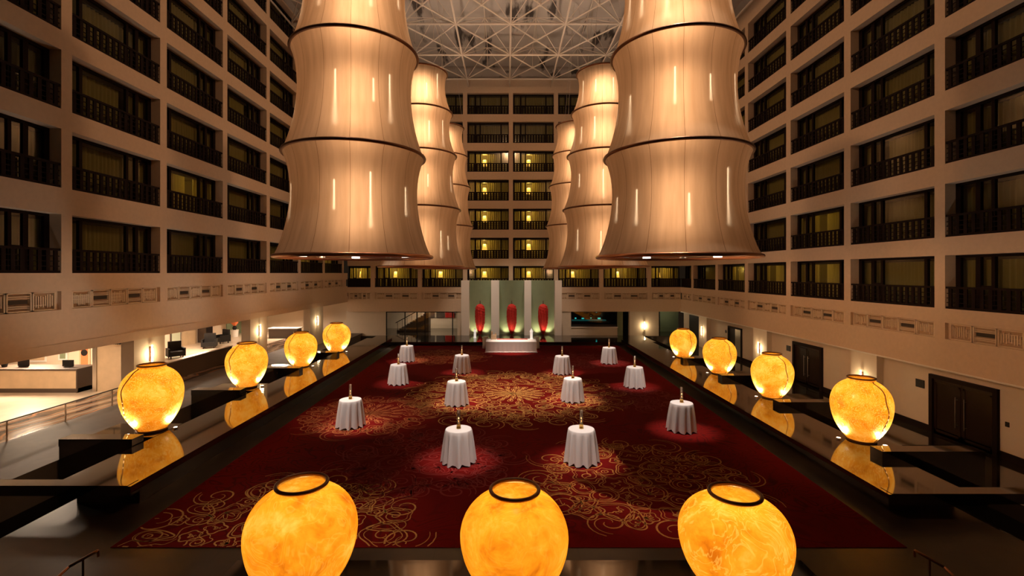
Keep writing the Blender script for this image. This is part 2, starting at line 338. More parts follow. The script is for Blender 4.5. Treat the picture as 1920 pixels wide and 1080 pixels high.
def tag(o, label, cat, group=None, kind=None):
    if label: o['label'] = label
    if cat: o['category'] = cat
    if group: o['group'] = group
    if kind: o['kind'] = kind
    return o
def struct(o, label=None, cat=None): return tag(o, label, cat, None, 'structure')
def thing(name, label, cat, loc=(0,0,0), rz=0.0, group=None):
    o = bpy.data.objects.new(name, None); COL.objects.link(o); o.location = loc; o.rotation_euler = (0,0,rz)
    o.empty_display_size = 0.1
    return tag(o, label, cat, group)
KIDS = {}
def kids(o): return [c for c in bpy.data.objects if c.parent == o]
def clone(o, loc, rz=0.0, label=None, tree=None):
    tree = tree or snapshot(o)
    r = o.copy(); COL.objects.link(r); r.location = loc; r.rotation_euler = (0,0,rz)
    if label: r['label'] = label
    for c, sub in tree:
        d = c.copy(); COL.objects.link(d); d.parent = r
        for g in sub:
            e = g.copy(); COL.objects.link(e); e.parent = d
    return r
def snapshot(o): return [(c, kids(c)) for c in kids(o)]
ORD = ['first','second','third','fourth','fifth','sixth','seventh','eighth','ninth','tenth','eleventh','twelfth']
STOREY = ['lowest','second','third','fourth','fifth','sixth','seventh']
# ------------------------------------------------------------------ the three facades
XL, XR, YB = -15.8, 17.3, 48.0
RELL = [0.0, 3.03, 5.83, 8.62, 11.42, 14.22, 17.05]
RELR = [-1.40, 1.42, 4.31, 7.19, 10.06, 12.92, 15.77]
OPEN, REC, DEEP, TOPZ, THK = 2.10, 0.47, 2.6, 25.5, 0.58
FZL = [CH+z for z in RELL]; FZR = [CH+z for z in RELR]
PILL = [7.61, 12.49, 17.37, 22.27, 27.14, 32.05, 36.9, 41.8, 46.7]
PILR = [8.9, 14.1, 19.32, 24.56, 29.7, 34.9, 39.85, 45.1]
PILB = [-13.3, -8.62, -4.13, 0.42, 4.90, 9.40, 14.15]
FASL, FASR = 3.34, 2.37                               # undersides of the first-floor bands
FRL, FRR = (4.90, 5.56), (3.60, 4.24)                  # frieze recess heights

def facade(name, put, length0, length1, pillars, hw, floors, fas, fr):
    m = MB()
    def bx(u0, u1, v0, v1, z0, z1, mi=0):
        a, b = put(u0, v0), put(u1, v1); m.box(a[0], b[0], a[1], b[1], z0, z1, mi)
    edges = [length0] + sum([[p-hw, p+hw] for p in pillars], []) + [length1]
    bays = [(edges[i], edges[i+1]) for i in range(0, len(edges), 2) if edges[i+1]-edges[i] > 0.3]
    zs = [fas] + sum([[z, z+OPEN] for z in floors], []) + [TOPZ]
    # bands, the first one with the recess of the frieze
    bx(length0, length1, 0, THK, fas, fr[0]); bx(length0, length1, 0, THK, fr[1], floors[0])
    bx(length0, length1, 0.14, THK, fr[0], fr[1])
    for k in range(1, len(floors)): bx(length0, length1, 0, THK, floors[k-1]+OPEN, floors[k])
    bx(length0, length1, 0, THK, floors[-1]+OPEN, TOPZ)
    for p in pillars: 
        bx(p-hw, p+hw, 0, 0.14, fr[0], fr[1])
        for z in floors: bx(p-hw, p+hw, 0, THK, z, z+OPEN)
    o = m.build(name, [M['wall']])
    m = MB()                                              # the guest rooms behind: floors, partitions, rear
    def bx(u0, u1, v0, v1, z0, z1, mi=0):
        a, b = put(u0, v0), put(u1, v1); m.box(a[0], b[0], a[1], b[1], z0, z1, mi)
    for z in floors:
        bx(length0, length1, THK, DEEP, z-0.25, z); bx(length0, length1, THK, DEEP, z+OPEN, z+OPEN+0.2); bx(length0, length1, DEEP, DEEP+0.1, z-0.25, z+OPEN+0.2)
        for p in pillars: bx(p-0.1, p+0.1, THK, DEEP, z, z+OPEN)
    struct(m.build(name.replace('wall', 'guest_rooms'), M['room']), 'dim guest rooms behind the balconies', 'room'); return o, bays
wl, BAYL = facade('wall_left', lambda u, v: (XL-v, u), 2.0, YB, PILL, 0.215, FZL, FASL, FRL)
wr, BAYR = facade('wall_right', lambda u, v: (XR+v, u), 2.0, YB, PILR, 0.235, FZR, FASR, FRR)
wb, BAYB = facade('wall_back', lambda u, v: (u, YB+v), XL, XR, PILB, 0.21, FZR, FASR, FRR)
struct(wl, 'plastered left facade with rows of balconies', 'wall'); struct(wr, 'plastered right facade with rows of balconies', 'wall'); struct(wb, 'plastered back facade behind the altar', 'wall')

# one window, one railing, one curtain per width; copies for every balcony
def make_window(width, sg):
    e = bpy.data.objects.new('window_1', None); COL.objects.link(e); e['kind'] = 'structure'
    f = MB(); s = width/4.46; h = OPEN
    def bx(u0, u1, v0, v1, z0, z1): f.box(sg*v0, sg*v1, u0*s, u1*s, z0, z1)
    v0, v1 = REC-0.05, REC+0.07
    bx(0, 4.46, v0, v1, h-0.10, h); bx(0, 4.46, v0, v1, 0, 0.10)
    for a, b in ((0, 0.07), (0.76, 0.90), (3.02, 3.14), (3.52, 3.70), (4.27, 4.46)): bx(a, b, v0, v1, 0, h)
    bx(3.14, 3.52, v0+0.02, v1-0.02, 0.85, 0.93)
    f.build('frame', M['wood'], e)
    g = MB(); g.box(sg*(REC+0.0), sg*(REC+0.012), 0.02, width-0.02, 0.05, h-0.05); g.build('pane', M['pane'], e)
    return e
def make_railing(width, sg, detail):
    e = None; top = MB(); bot = MB()
    def bx(m, u0, u1, v0, v1, z0, z1): m.box(sg*v0, sg*v1, u0, u1, z0, z1)
    n = 15; pit = width/n
    if not detail:
        bx(top, 0, width, 0.02, 0.12, 0.79, 0.87); bx(top, 0, width, 0.03, 0.11, 0.0, 0.09)
        for i in range(n): bx(top, (i+0.5)*pit-0.07, (i+0.5)*pit+0.07, 0.045, 0.095, 0.08, 0.80)
        return top.build('balcony_railing', M['wood'])
    e = bpy.data.objects.new('balcony_railing', None); COL.objects.link(e)
    bx(top, 0, width, 0.02, 0.12, 0.79, 0.87); top.build('top_rail', M['wood'], e)
    bx(bot, 0, width, 0.03, 0.11, 0.0, 0.09); bot.build('bottom_rail', M['wood'], e)
    for z in (0.24, 0.42, 0.60):
        c = MB(); bx(c, 0, width, 0.06, 0.08, z-0.015, z+0.015); c.build('crossbar', M['wood'], e)
    b = MB(); bx(b, -0.07, 0.07, 0.045, 0.095, 0.085, 0.79); first = b.build('baluster', M['wood'], e)
    first.location = (0, 0.5*pit, 0)
    for i in range(1, n):
        c = first.copy(); COL.objects.link(c); c.location = (0, (i+0.5)*pit, 0)
    return e
def make_curtain(width, sg, gap):
    c = MB(); per = 0.20; spans = [(0.04, width-0.04)] if not gap else [(0.04, width*gap[0]), (width*gap[1], width-0.04)]
    for a, b in spans:
        n = max(4, int((b-a)/per*6)); k = len(c.v)
        for i in range(n+1):
            u = a+(b-a)*i/n; v = REC+0.26+0.045*math.sin(2*PI*u/per+0.6*math.sin(u*3))+0.012*math.sin(u*17)
            c.v += [(sg*v, u, 0.03), (sg*v, u, OPEN-0.16)]
        for i in range(n): c.face([k+2*i, k+2*i+2, k+2*i+3, k+2*i+1])
    o = c.build('curtain', M['curtain'], smooth=True)
    p = MB(); p.box(sg*(REC+0.16), sg*(REC+0.36), 0.03, width-0.03, OPEN-0.20, OPEN-0.02); p.build('pelmet', M['umber'], o)
    return o
def make_lamp():
    e = thing('room_lamp', 'lamp', 'lamp')
    MB().lathe([(0.14, 0), (0.15, 0.02), (0.03, 0.04)], 16).build('base', M['bronze'], e)
    MB().bar((0,0,0.03), (0,0,1.0), 0.02, 8).build('stem', M['bronze'], e)
    MB().lathe([(0.26, 0.95), (0.18, 1.55)], 20).build('shade', M['lampshade'], e, True)
    return e
def px_of(x, y, z): return VX+x*F/y, VY-(z-CH)*F/y
PROTO = {}
def proto(kind, *a):
    if (kind,)+a not in PROTO:
        o = dict(window=make_window, railing=make_railing, curtain=make_curtain)[kind](*a)
        PROTO[(kind,)+a] = [o, snapshot(o), True]
    return PROTO[(kind,)+a]
def place(kind, args, loc, rz):
    p = proto(kind, *args)
    if p[2]:
        p[2] = False; o = p[0]; o.location = loc; o.rotation_euler = (0,0,rz); return o
    return clone(p[0], loc, rz, None, p[1])
NWIN = [0]; LAMP = None
def fit_bay(side, j, k, width, loc, rz, sg, pw, lit, words, gapv=None):
    global LAMP
    NWIN[0] += 1
    o = place('window', (round(width, 2), sg), loc, rz); o.name = 'window_%d' % NWIN[0]
    o['label'] = 'dark framed balcony window, ' + words; o['category'] = 'window'
    o = place('railing', (round(width, 2), sg, pw > 62), loc, rz)
    tag(o, 'dark wooden balcony railing, ' + words, 'railing', 'balcony railings on the %s facade' % side)
    gap = (0.52, 0.66) if lit else gapv
    o = place('curtain', (round(width, 2), sg, gap), loc, rz)
    tag(o, 'olive curtain behind glass, ' + words, 'curtain', 'curtains on the %s facade' % side)
    if lit:
        u, v = width*0.60, 1.75
        p = Matrix.Rotation(rz, 3, 'Z') @ Vector((sg*v, u, 0)) + Vector(loc)
        if LAMP is None: LAMP = make_lamp(); l = LAMP; l.location = p
        else: l = clone(LAMP, p)
        tag(l, 'glowing room lamp, ' + words, 'lamp', 'room lamps on the %s facade' % side)
        q = Matrix.Rotation(rz, 3, 'Z') @ Vector((sg*1.5, u, 0)) + Vector(loc)
        light('POINT', 'room_light', (q.x, q.y, loc[2]+1.75), 75 if side == 'back' else 26, (1.0, 0.66, 0.16), 0.15)
LITL = {(4, 1), (7, 0), (8, 0)}; LITR = {(4, 0), (4, 1), (5, 0), (6, 0)}
for side, bays, floors, X, sg, lits in (('left', BAYL, FZL, XL, -1, LITL), ('right', BAYR, FZR, XR, 1, LITR)):
    for j, (u0, u1) in enumerate(bays):
        if u1 < 14: continue
        for k, z in enumerate(floors):
            a = px_of(X, u1, z); b = px_of(X, max(u0, 15.0), z+OPEN)
            if a[1] < 0 or u1-u0 < 1.5: continue                       # above the frame
            hide = (lambda p: p > 545) if side == 'left' else (lambda p: p < 1372)
            near = b[0] if side == 'left' else b[0]
            if k > 0 and hide(near): continue                           # behind the hanging lanterns
            words = '%s facade, %s balcony storey, %s bay from the camera' % (side, STOREY[k], ORD[j-2 if side == 'left' else j-1])
            fit_bay(side, j, k, u1-u0, (X, u0, z), 0.0, sg, abs(a[0]-b[0]), (j, k) in lits, words,
                    (None, None, (0.68, 0.78), None, None)[(j*3+k*4) % 5])
# back facade: the unit is turned so that it faces the camera
for j, (u0, u1) in enumerate(BAYB):
    for k, z in enumerate(FZR):
        if u1-u0 < 1.5: continue
        cen = (u0+u1)/2
        if k > 0 and not (-4.2 < cen < 5.0 or (k > 4 and -9 < cen < 9.5)): continue
        words = 'back facade, %s balcony storey, %s bay from the left corner' % (STOREY[k], ORD[j])
        fit_bay('back', j, k, u1-u0, (u1, YB, z), PI/2, 1, 70, k == 0 or (-4.2 < cen < 5.0 and k < 5), words)

# frieze reliefs, one panel group in each bay of the lowest band
def make_relief(width, h, sg, seed):
    rnd = random.Random(seed); m = MB(); vents = []
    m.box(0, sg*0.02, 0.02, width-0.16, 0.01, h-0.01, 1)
    n = 5; pw = (width-0.18)/n
    for i in range(n):
        a = 0.02+i*pw; b = a+pw-0.03
        for q in ((a, b, 0.01, 0.05), (a, b, h-0.05, h-0.01), (a, a+0.05, 0.01, h-0.01), (b-0.05, b, 0.01, h-0.01)):
            m.box(sg*0.0, sg*-0.10, q[0], q[1], q[2], q[3])
        if i in (1, 3):
            for z in (0.14, 0.20, h-0.20, h-0.14): m.box(0, sg*-0.07, a+0.05, b-0.05, z-0.014, z+0.014)
            vents.append((a+0.10, b-0.10, h*0.42, h*0.62))
        else:
            c = 9
            for t in range(c):
                u = a+0.08+(b-a-0.16)*t/(c-1); z0 = 0.09+rnd.random()*0.10; z1 = h-0.09-rnd.random()*0.10
                m.box(0, sg*-0.055, u-0.022, u+0.022, z0, z1)
            for z in (0.2, 0.33, 0.46):
                if rnd.random() < 0.6: m.box(0, sg*-0.05, a+0.07, b-0.07-rnd.random()*0.3, z-0.012, z+0.012)
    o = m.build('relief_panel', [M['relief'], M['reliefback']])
    for a, b, z0, z1 in vents:
        MB().box(0, sg*-0.06, a, b, z0, z1).build('vent', M['vent'], o)
    return o
def reliefs(side, bays, X, sg, fr, rz=0):
    for j, (u0, u1) in enumerate(bays):
        if (side != 'back' and u1 < 14) or u1-u0 < 1.5: continue
        if side == 'back' and -4.4 < (u0+u1)/2 < 5.2: continue
        o = make_relief(u1-u0, fr[1]-fr[0], sg, j*7+len(side))
        if side == 'back': o.location = (u1, YB+0.12, fr[0]); o.rotation_euler = (0,0,PI/2)
        else: o.location = (X+sg*0.12, u0, fr[0])
        tag(o, 'carved plaster relief with dark vents, %s facade, %s panel from the %s' % (side, ORD[(j-2 if side == 'left' else j-1) if side != 'back' else j], 'camera' if side != 'back' else 'left corner'), 'relief panel', 'relief panels on the %s facade' % side)
reliefs('left', BAYL, XL, -1, FRL); reliefs('right', BAYR, XR, 1, FRR); reliefs('back', BAYB, 0, 1, FRR)

# ------------------------------------------------------------------ ceiling
struct(MB().box(XL-2, XR+2, 2, YB+2, 26.9, 27.2).build('ceiling', M['roof']), 'stained grey roof deck over the hall', 'ceiling')
m = MB()
for a, b in ((XL-0.6, XL-0.9), (XR+0.6, XR+0.9)): m.box(a, b, 2, YB+1, TOPZ, 27)
m.box(XL-1, XR+1, YB+0.5, YB+0.8, TOPZ, 27)
struct(m.build('trim_1', M['roof']), 'dark strip between the facades and the roof deck', 'trim')
t = MB(); Z0, Z1 = CH+18.5, CH+20.3; dx, dy = 4.08, 5.1
xs = [0.3+dx*i for i in range(-4, 5)]; ys = [10.4+dy*i for i in range(0, 8)]
for y in ys: t.bar((xs[0], y, Z0), (xs[-1], y, Z0), 0.085, 6)
for x in xs: t.bar((x, ys[0], Z0), (x, YB+0.4, Z0), 0.075, 6)
for i in range(len(xs)-1):
    for j in range(len(ys)-1):
        c = (xs[i]+dx/2, ys[j]+dy/2, Z0); u = (c[0], c[1], Z1)
        for a in (0, 1):
            for b in (0, 1):
                t.bar((xs[i+a], ys[j+b], Z0), c, 0.055, 5); t.bar((xs[i+a], ys[j+b], Z0), u, 0.035, 4)
        t.bar(c, u, 0.03, 4); t.bar((c[0], c[1], Z0-0.08), (c[0], c[1], Z0+0.12), 0.10, 6)
        if i < len(xs)-2: t.bar(u, (u[0]+dx, u[1], Z1), 0.03, 4)
        if j < len(ys)-2: t.bar(u, (u[0], u[1]+dy, Z1), 0.03, 4)
struct(t.build('ceiling_truss', M['truss']), 'white steel space frame under the roof deck', 'truss')

# ------------------------------------------------------------------ floor levels
AZ = -0.40; LZ = 0.20
struct(MB().box(-11.85, 11.9, 2, YB, -0.60, -0.012).build('floor', M['floor']), 'dark brown stone floor round the carpet', 'floor')
struct(MB().box(14.65, 18.2, 2, YB+3, -1.0, AZ).build('floor_right', M['aisle']), 'polished dark aisle floor on the right', 'floor')
struct(MB().box(11.85, 14.7, 2, YB, -1.2, -0.9).build('trim_2', M['pool']), 'dark water channel beside the right plinth', 'water')
struct(MB().box(-14.45, -11.8, 2, YB, -1.2, -0.9).build('trim_3', M['pool']), 'dark water channel beside the left plinth', 'water')
struct(MB().box(-17.85, -14.4, 2, YB+2, -1.0, LZ).build('floor_left', M['lobbyfloor']), 'grey polished aisle floor on the left', 'floor')
struct(MB().box(-20.3, -17.85, 2, YB+2, -1.0, LZ).build('floor_swirl', M['swirl']), 'swirling brown strip in the lobby', 'floor')
struct(MB().box(-32, -20.3, 2, YB+4, -1.0, LZ).build('floor_lobby', M['lobbybeige']), 'bright beige lobby floor', 'floor')
struct(MB().box(-16, 19, YB-0.3, YB+9, -1.0, -0.02).build('floor_back', M['aisle']), 'dark floor behind the altar', 'floor')

# black granite plinths with an overhanging top slab
def plinth(name, x0, x1, z, y0, y1, label):
    e = thing(name, label, 'plinth', ((x0+x1)/2, y0, 0)); c = (x1-x0)/2
    MB().box(-c, c, 0, y1-y0, z-0.25, z).build('top_slab', M['granite'], e)
    MB().box(-c+0.35, c-0.1, 0.45, y1-y0, -0.012, z-0.25).build('base', M['granite'], e)
    return e
PZR, PZL = 0.52, 0.64
plinth('granite_plinth', 9.80, 12.0, PZR, 12.4, 41.35, 'long black granite plinth along the right edge of the carpet')
plinth('granite_plinth', -11.95, -9.80, PZL, 12.6, 41.35, 'long black granite plinth along the left edge of the carpet')
tag(MB().box(-14.4, -9.9, 12.62, 13.0, PZL-0.26, PZL+0.01).build('granite_sill', M['granite']), 'black granite end sill of the left plinth', 'sill')
tag(MB().box(9.9, 14.65, 12.42, 12.8, PZR-0.26, PZR+0.01).build('granite_sill', M['granite']), 'black granite end sill of the right plinth', 'sill')
# ------------------------------------------------------------------ glowing jars
JP = [(0.46, 0.0), (0.52, 0.03), (0.64, 0.10), (0.77, 0.19), (0.885, 0.30), (0.96, 0.42), (0.997, 0.54), (0.995, 0.63), (0.955, 0.72),
      (0.87, 0.81), (0.74, 0.885), (0.60, 0.935), (0.47, 0.965), (0.44, 0.985), (0.435, 1.02)]
LIDM = alabaster_mat('alabaster_lid', 4.4, 0.1, 1.2, 0.62)
def jar(i, loc, R, H, label, group, watts, seam_deg=None, spotdir=None):
    e = thing('alabaster_jar', label, 'lamp', loc, 0, group)
    a = alabaster_mat('alabaster_%d' % i, i+1.3, *((0.85, 3.0) if i < 8 else ((0.22, 1.2), (0.10, 1.0), (0.5, 1.3))[i-8]))
    ph = i*1.7
    lump = lambda t, z: 1+0.012*math.sin(3*t+ph+z)+0.008*math.sin(5*t-ph)
    pr = []
    for k in range(len(JP)-1):
        for s in range(3):
            f = s/3; pr.append((JP[k][0]*(1-f)+JP[k+1][0]*f, JP[k][1]*(1-f)+JP[k+1][1]*f))
    pr.append(JP[-1])
    for _ in range(2): pr = [pr[0]]+[((pr[k-1][0]+2*pr[k][0]+pr[k+1][0])/4, (pr[k-1][1]+2*pr[k][1]+pr[k+1][1])/4) for k in range(1, len(pr)-1)]+[pr[-1]]
    MB().lathe([(r*R, z*H*0.97+0.05) for r, z in pr], 64, cap0=False, cap1=False, mod=lump).build('body', a, e, True)
    MB().lathe([(0.425*R, 0.0), (0.20*R, 0.012), (0.004, 0.015)], 40, (0, 0, H*0.985), cap0=False, cap1=False).build('lid', LIDM, e)
    MB().torus(0.447*R, (0.028 if i < 8 else 0.036)*R, 0.05+1.018*H*0.97, 56, 10).build('rim', M['bronze'], e, True)
    MB().lathe([(0.44*R, 0), (0.49*R, 0), (0.49*R, 0.045), (0.46*R, 0.06)], 48).build('base_ring', M['bronze'], e)
    if seam_deg is not None:
        t = math.radians(seam_deg); s = MB()
        pts = [Vector((math.cos(t+0.05*math.sin(k))*(r*R*lump(t, z)+0.004), math.sin(t+0.05*math.sin(k))*(r*R*lump(t, z)+0.004), z*H*0.97+0.05)) for k, (r, z) in enumerate(pr[1:-3:2])]
        s.path(pts, 0.020*R, 6); s.build('seam', M['seam'], e, True)
    light('POINT', 'jar_bulb', (loc[0], loc[1], loc[2]+0.62*H), watts, AMBER, 0.22)
    return e
RIGHTJ = [(1615, 16.46, 0.90, 2.10), (1447, 22.1, 0.885, 1.98), (1349, 27.4, 0.895, 1.97), (1281, 32.6, 0.87, 1.90)]
LEFTJ = [(285, 17.2, 0.965, 2.28), (463, 23.7, 0.945, 2.12), (564.5, 28.8, 0.92, 2.02), (631, 34.1, 0.945, 2.02)]
JORD = ['nearest', 'second nearest', 'third nearest', 'farthest']
def jar_base(x, y, z, sg, side, j, R):
    # dark stone stem out to the aisle that carries the jar, a water spout bar before it, and two small uplights
    st = thing('stone_bracket', 'dark stone bracket under the %s jar on the %s plinth' % (JORD[j], side), 'bracket', (x, y, z), 0, 'stone brackets on the %s plinth' % side)
    far = 14.6-abs(x) if side == 'right' else 14.35-abs(x)
    MB().box(sg*(12.02-abs(x)), sg*far, -0.45, 0.75, -1.0, -0.02).build('arm', M['granite'], st)
    MB().box(sg*(12.02-abs(x)), sg*1.0, -0.75, -0.45, -0.25, -0.02).build('lip', M['granite'], st)
    bar = thing('granite_spout', 'black granite bar jutting out before the %s jar on the %s plinth' % (JORD[j], side), 'stone bar', (x, y, z), 0, 'granite bars before the jars on the %s plinth' % side)
    MB().box(sg*-0.62, sg*far, -1.72, -1.22, 0.004, 0.24).build('slab', M['granite'], bar)
    MB().box(sg*(12.04-abs(x)), sg*far, -1.70, -1.24, -1.4, 0.0).build('pier', M['granite'], bar)
    d = Vector((-x, -y, 0)).normalized(); e2 = Vector((-d.y, d.x, 0))            # the pair flanks the face of the jar
    for q, sd in enumerate((-1, 1)):
        ux, uy = (d*0.42*R + e2*(sd*0.70*R)).xy
        u = thing('uplight', 'small white uplight at the %s foot of the %s jar on the %s plinth' % ('left' if q == 0 else 'right', JORD[j], side), 'spotlight', (x+ux, y+uy, z), 0, 'uplights at the jars on the %s plinth' % side)
        MB().lathe([(0.085, 0), (0.085, 0.05), (0.07, 0.06)], 16).build('housing', M['steel'], u)
        MB().lathe([(0.058, 0.06), (0.058, 0.064)], 16).build('lens', M['bulb'], u)
        light('SPOT', 'uplight_beam', (x+ux*1.06, y+uy*1.06, z+0.09), 420, (1.0, 0.92, 0.78), 0.05, (x+ux*0.80, y+uy*0.80, z+0.8), 120, 0.9)
k = 0
for side, J, z, sg in (('right', RIGHTJ, PZR, 1), ('left', LEFTJ, PZL, -1)):
    for j, (px, y, R, H) in enumerate(J):
        p = P(px, y, z)
        jar_base(p.x, p.y, z, sg, side, j, R)
        jar(k, (p.x, p.y, z), R, H, '%s glowing amber alabaster jar on the %s black plinth' % (JORD[j], side), 'glowing jars on the %s plinth' % side, JAR_W*R*R, -75 if side == 'right' else -112)
        k += 1
# three big jars in the foreground on a dark dais over the water
struct(MB().box(-8.0, 8.2, 2.0, 10.42, -1.2, -0.9).build('trim_4', M['pool']), 'dark water basin at the front', 'water')
da = thing('granite_dais', 'low black granite dais carrying the three front jars', 'plinth', (0.2, 8.7, 0))
MB().box(-5.6, 5.7, -1.5, 1.0, 0.20, 0.44).build('top_slab', M['granite'], da); MB().box(-5.2, 5.3, -1.2, 0.7, -0.9, 0.20).build('base', M['granite'], da)
for (px, nm, hh) in ((566, 'left', 1.95), (965, 'middle', 1.84), (1378, 'right', 1.77)):
    p = P(px, 8.7, 0.44)
    jar(k, p, 0.965, hh, '%s one of the three large glowing amber jars on the front dais' % nm, 'glowing jars on the front dais', FRONT_JAR_W); k += 1

# ------------------------------------------------------------------ hanging lanterns
TUBE = 0.36
def lantern(loc, Rs, zs, label, ztop):
    e = thing('hanging_lantern', label, 'lantern', loc, 0, 'hanging fabric lanterns')
    n = len(zs)-1
    for i in range(n):
        prof = []
        for j in range(17):
            t = j/16                                                     # 0 bottom, 1 top
            r = Rs[i]*(1-t)+Rs[i+1]*t - 0.135*Rs[i]*(4*t*(1-t))**0.85*(1.12-0.25*(1-t))
            prof.append((r, zs[i]+(zs[i+1]-zs[i])*t))
        MB().lathe(prof, 96, cap0=False, cap1=False).build('fabric_tier', M['fabric'], e, True)
    for i in range(n+1):
        MB().torus(Rs[i]+0.01, 0.05 if i else 0.06, zs[i], 96, 8).build('ring', M['bronze'] if i else M['copper'], e, True)
    b = MB(); b.lathe([(Rs[0]-0.04, 0.03), (Rs[0]-0.30, 0.05), (0.02, 0.05)], 64, cap0=False, cap1=False); bp = b.build('bottom_panel', M['diffuser'], e, True)
    for q in range(8):
        t = 2*PI*q/8+0.3; rr = Rs[0]*0.66
        MB().lathe([(0.13, 0.0), (0.13, 0.045)], 16, (rr*math.cos(t), rr*math.sin(t), 0)).build('downlight', M['bulb'] if q % 2 == 0 else M['steel'], bp)
    light('SPOT', 'added_roof_fill', (loc[0], loc[1], loc[2]+zs[-1]-0.4), 900, (1.0, 0.70, 0.48), 0.3, (loc[0], loc[1], 40), 150, 1.0)  # added fill aimed up, put in to brighten the roof deck
    c = MB()
    for q in range(3):
        t = 2*PI*q/3; c.bar((Rs[-1]*math.cos(t), Rs[-1]*math.sin(t), zs[-1]), (0.2*math.cos(t), 0.2*math.sin(t), ztop), 0.012, 5)
    c.build('cable', M['steel'], e)
    for i in range(n):
        wgt = 0.72+0.14*i
        if loc[1] < 30:                                                   # slim tubes right behind the cloth give the bright streaks
            rn = random.Random(int(loc[1]*7+i*13+(loc[0] > 0)*5)); zc = zs[i]+(zs[i+1]-zs[i])*0.42; rw = Rs[i]*0.58+Rs[i+1]*0.42-0.135*Rs[i]-0.09
            for q in range(9):
                t_ = 2*PI*(q+rn.random()*0.8)/9; hh = 0.6+rn.random()*1.0; zq = zc+rn.uniform(-0.3, 0.35)
                x_, y_ = loc[0]+rw*math.cos(t_), loc[1]+rw*math.sin(t_); lo = light('AREA', 'lantern_tube', (x_, y_, loc[2]+zq), 1.5*hh*TUBE, (1.0, 0.88, 0.72), 0.035, size_y=hh)
                lo.rotation_euler = Vector((math.cos(t_), math.sin(t_), 0)).to_track_quat('-Z', 'Y').to_euler()
        for q in (0.25, 0.5, 0.75): light('POINT', 'lantern_bulb', (loc[0], loc[1], loc[2]+zs[i]*(1-q)+zs[i+1]*q), LANTERN_W*wgt/3, WARM, 0.55)
RS = [2.40, 2.17, 1.94, 1.71, 1.42]; RS2 = [2.50, 2.26, 2.02, 1.78, 1.48]
RN = [r*0.965 for r in RS]; RN2 = [r*0.955 for r in RS2]
ZN = [0, 3.10, 6.24, 9.2, 11.9]; ZF = [0, 3.22, 6.28, 8.68, 10.95]
LZ0 = CH+0.50
for px, y, R, Z, lab in ((667, 15.0, RN, ZN, 'nearest tall tiered fabric lantern on the left, cropped at the top'), (1267, 15.0, RN2, ZN, 'nearest tall tiered fabric lantern on the right, cropped at the top'),
                         (791, 27.5, RS, ZF, 'second tiered fabric lantern on the left, behind the nearest one'), (1131, 27.5, RS2, ZF, 'second tiered fabric lantern on the right, behind the nearest one'),
                         (835, 37.8, RS, ZF, 'farthest tiered fabric lantern on the left, near the altar wall'), (1079, 37.3, RS2, ZF, 'farthest tiered fabric lantern on the right, near the altar wall')):
    z = LZ0 if y < 20 else CH+0.36
    lantern(P(px, y, z), R, Z, lab, 26.9-z)

# ------------------------------------------------------------------ carpet with its scroll medallions
CX0, CX1, CY0, CY1 = -8.96, 9.05, 10.93, 41.3
def inside(x, y):
    f = (y-CY0)/(CY1-CY0)
    return CY0+0.02 < y < CY1-0.02 and CX0-0.3*f+0.05 < x < CX1+0.45*f-0.05
cm = MB()
cm.hexa([(CX0, CY0, -0.012), (CX1, CY0, -0.012), (CX1+0.45, CY1, -0.012), (CX0-0.3, CY1, -0.012), (CX0, CY0, 0), (CX1, CY0, 0), (CX1+0.45, CY1, 0), (CX0-0.3, CY1, 0)], 0)
def stroke(pts, wd, mi, z=0.004):
    n = len(pts); prev = None
    for i, p in enumerate(pts):
        q0 = pts[max(0, i-1)]; q1 = pts[min(n-1, i+1)]
        d = Vector((q1[0]-q0[0], q1[1]-q0[1], 0))
        if d.length < 1e-6: continue
        d.normalize(); w_ = wd*(0.45+0.55*math.sin(PI*min(1, max(0, (i+0.6)/n))))/2
        a = (p[0]-d.y*w_, p[1]+d.x*w_, z); b = (p[0]+d.y*w_, p[1]-d.x*w_, z)
        if not inside(p[0], p[1]): prev = None; continue
        k = len(cm.v); cm.v += [a, b]
        if prev is not None: cm.face([prev, prev+1, k+1, k], mi)
        prev = k
def spiral(cx, cy, s, a0, turns, hand, n=26):
    return [(cx+s*(1-0.82*t/n)*math.cos(a0+hand*2*PI*turns*t/n), cy+s*(1-0.82*t/n)*math.sin(a0+hand*2*PI*turns*t/n)) for t in range(n+1)]
def loop(cx, cy, L, W, ang, n=22):
    out = []
    for t in range(n+1):
        a = 2*PI*t/n; u = L*0.5*(1+math.cos(a)); v = W*math.sin(a)*(0.35+0.65*u/L)
        out.append((cx+u*math.cos(ang)-v*math.sin(ang), cy+u*math.sin(ang)+v*math.cos(ang)))
    return out
def wave(cx, cy, L, ang, amp, n=20, ph=0):
    out = []
    for t in range(n+1):
        u = L*(t/n-0.5); v = amp*math.sin(2*PI*1.3*t/n+ph)+amp*0.5*math.sin(2*PI*2.9*t/n)
        out.append((cx+u*math.cos(ang)-v*math.sin(ang), cy+u*math.sin(ang)+v*math.cos(ang)))
    return out
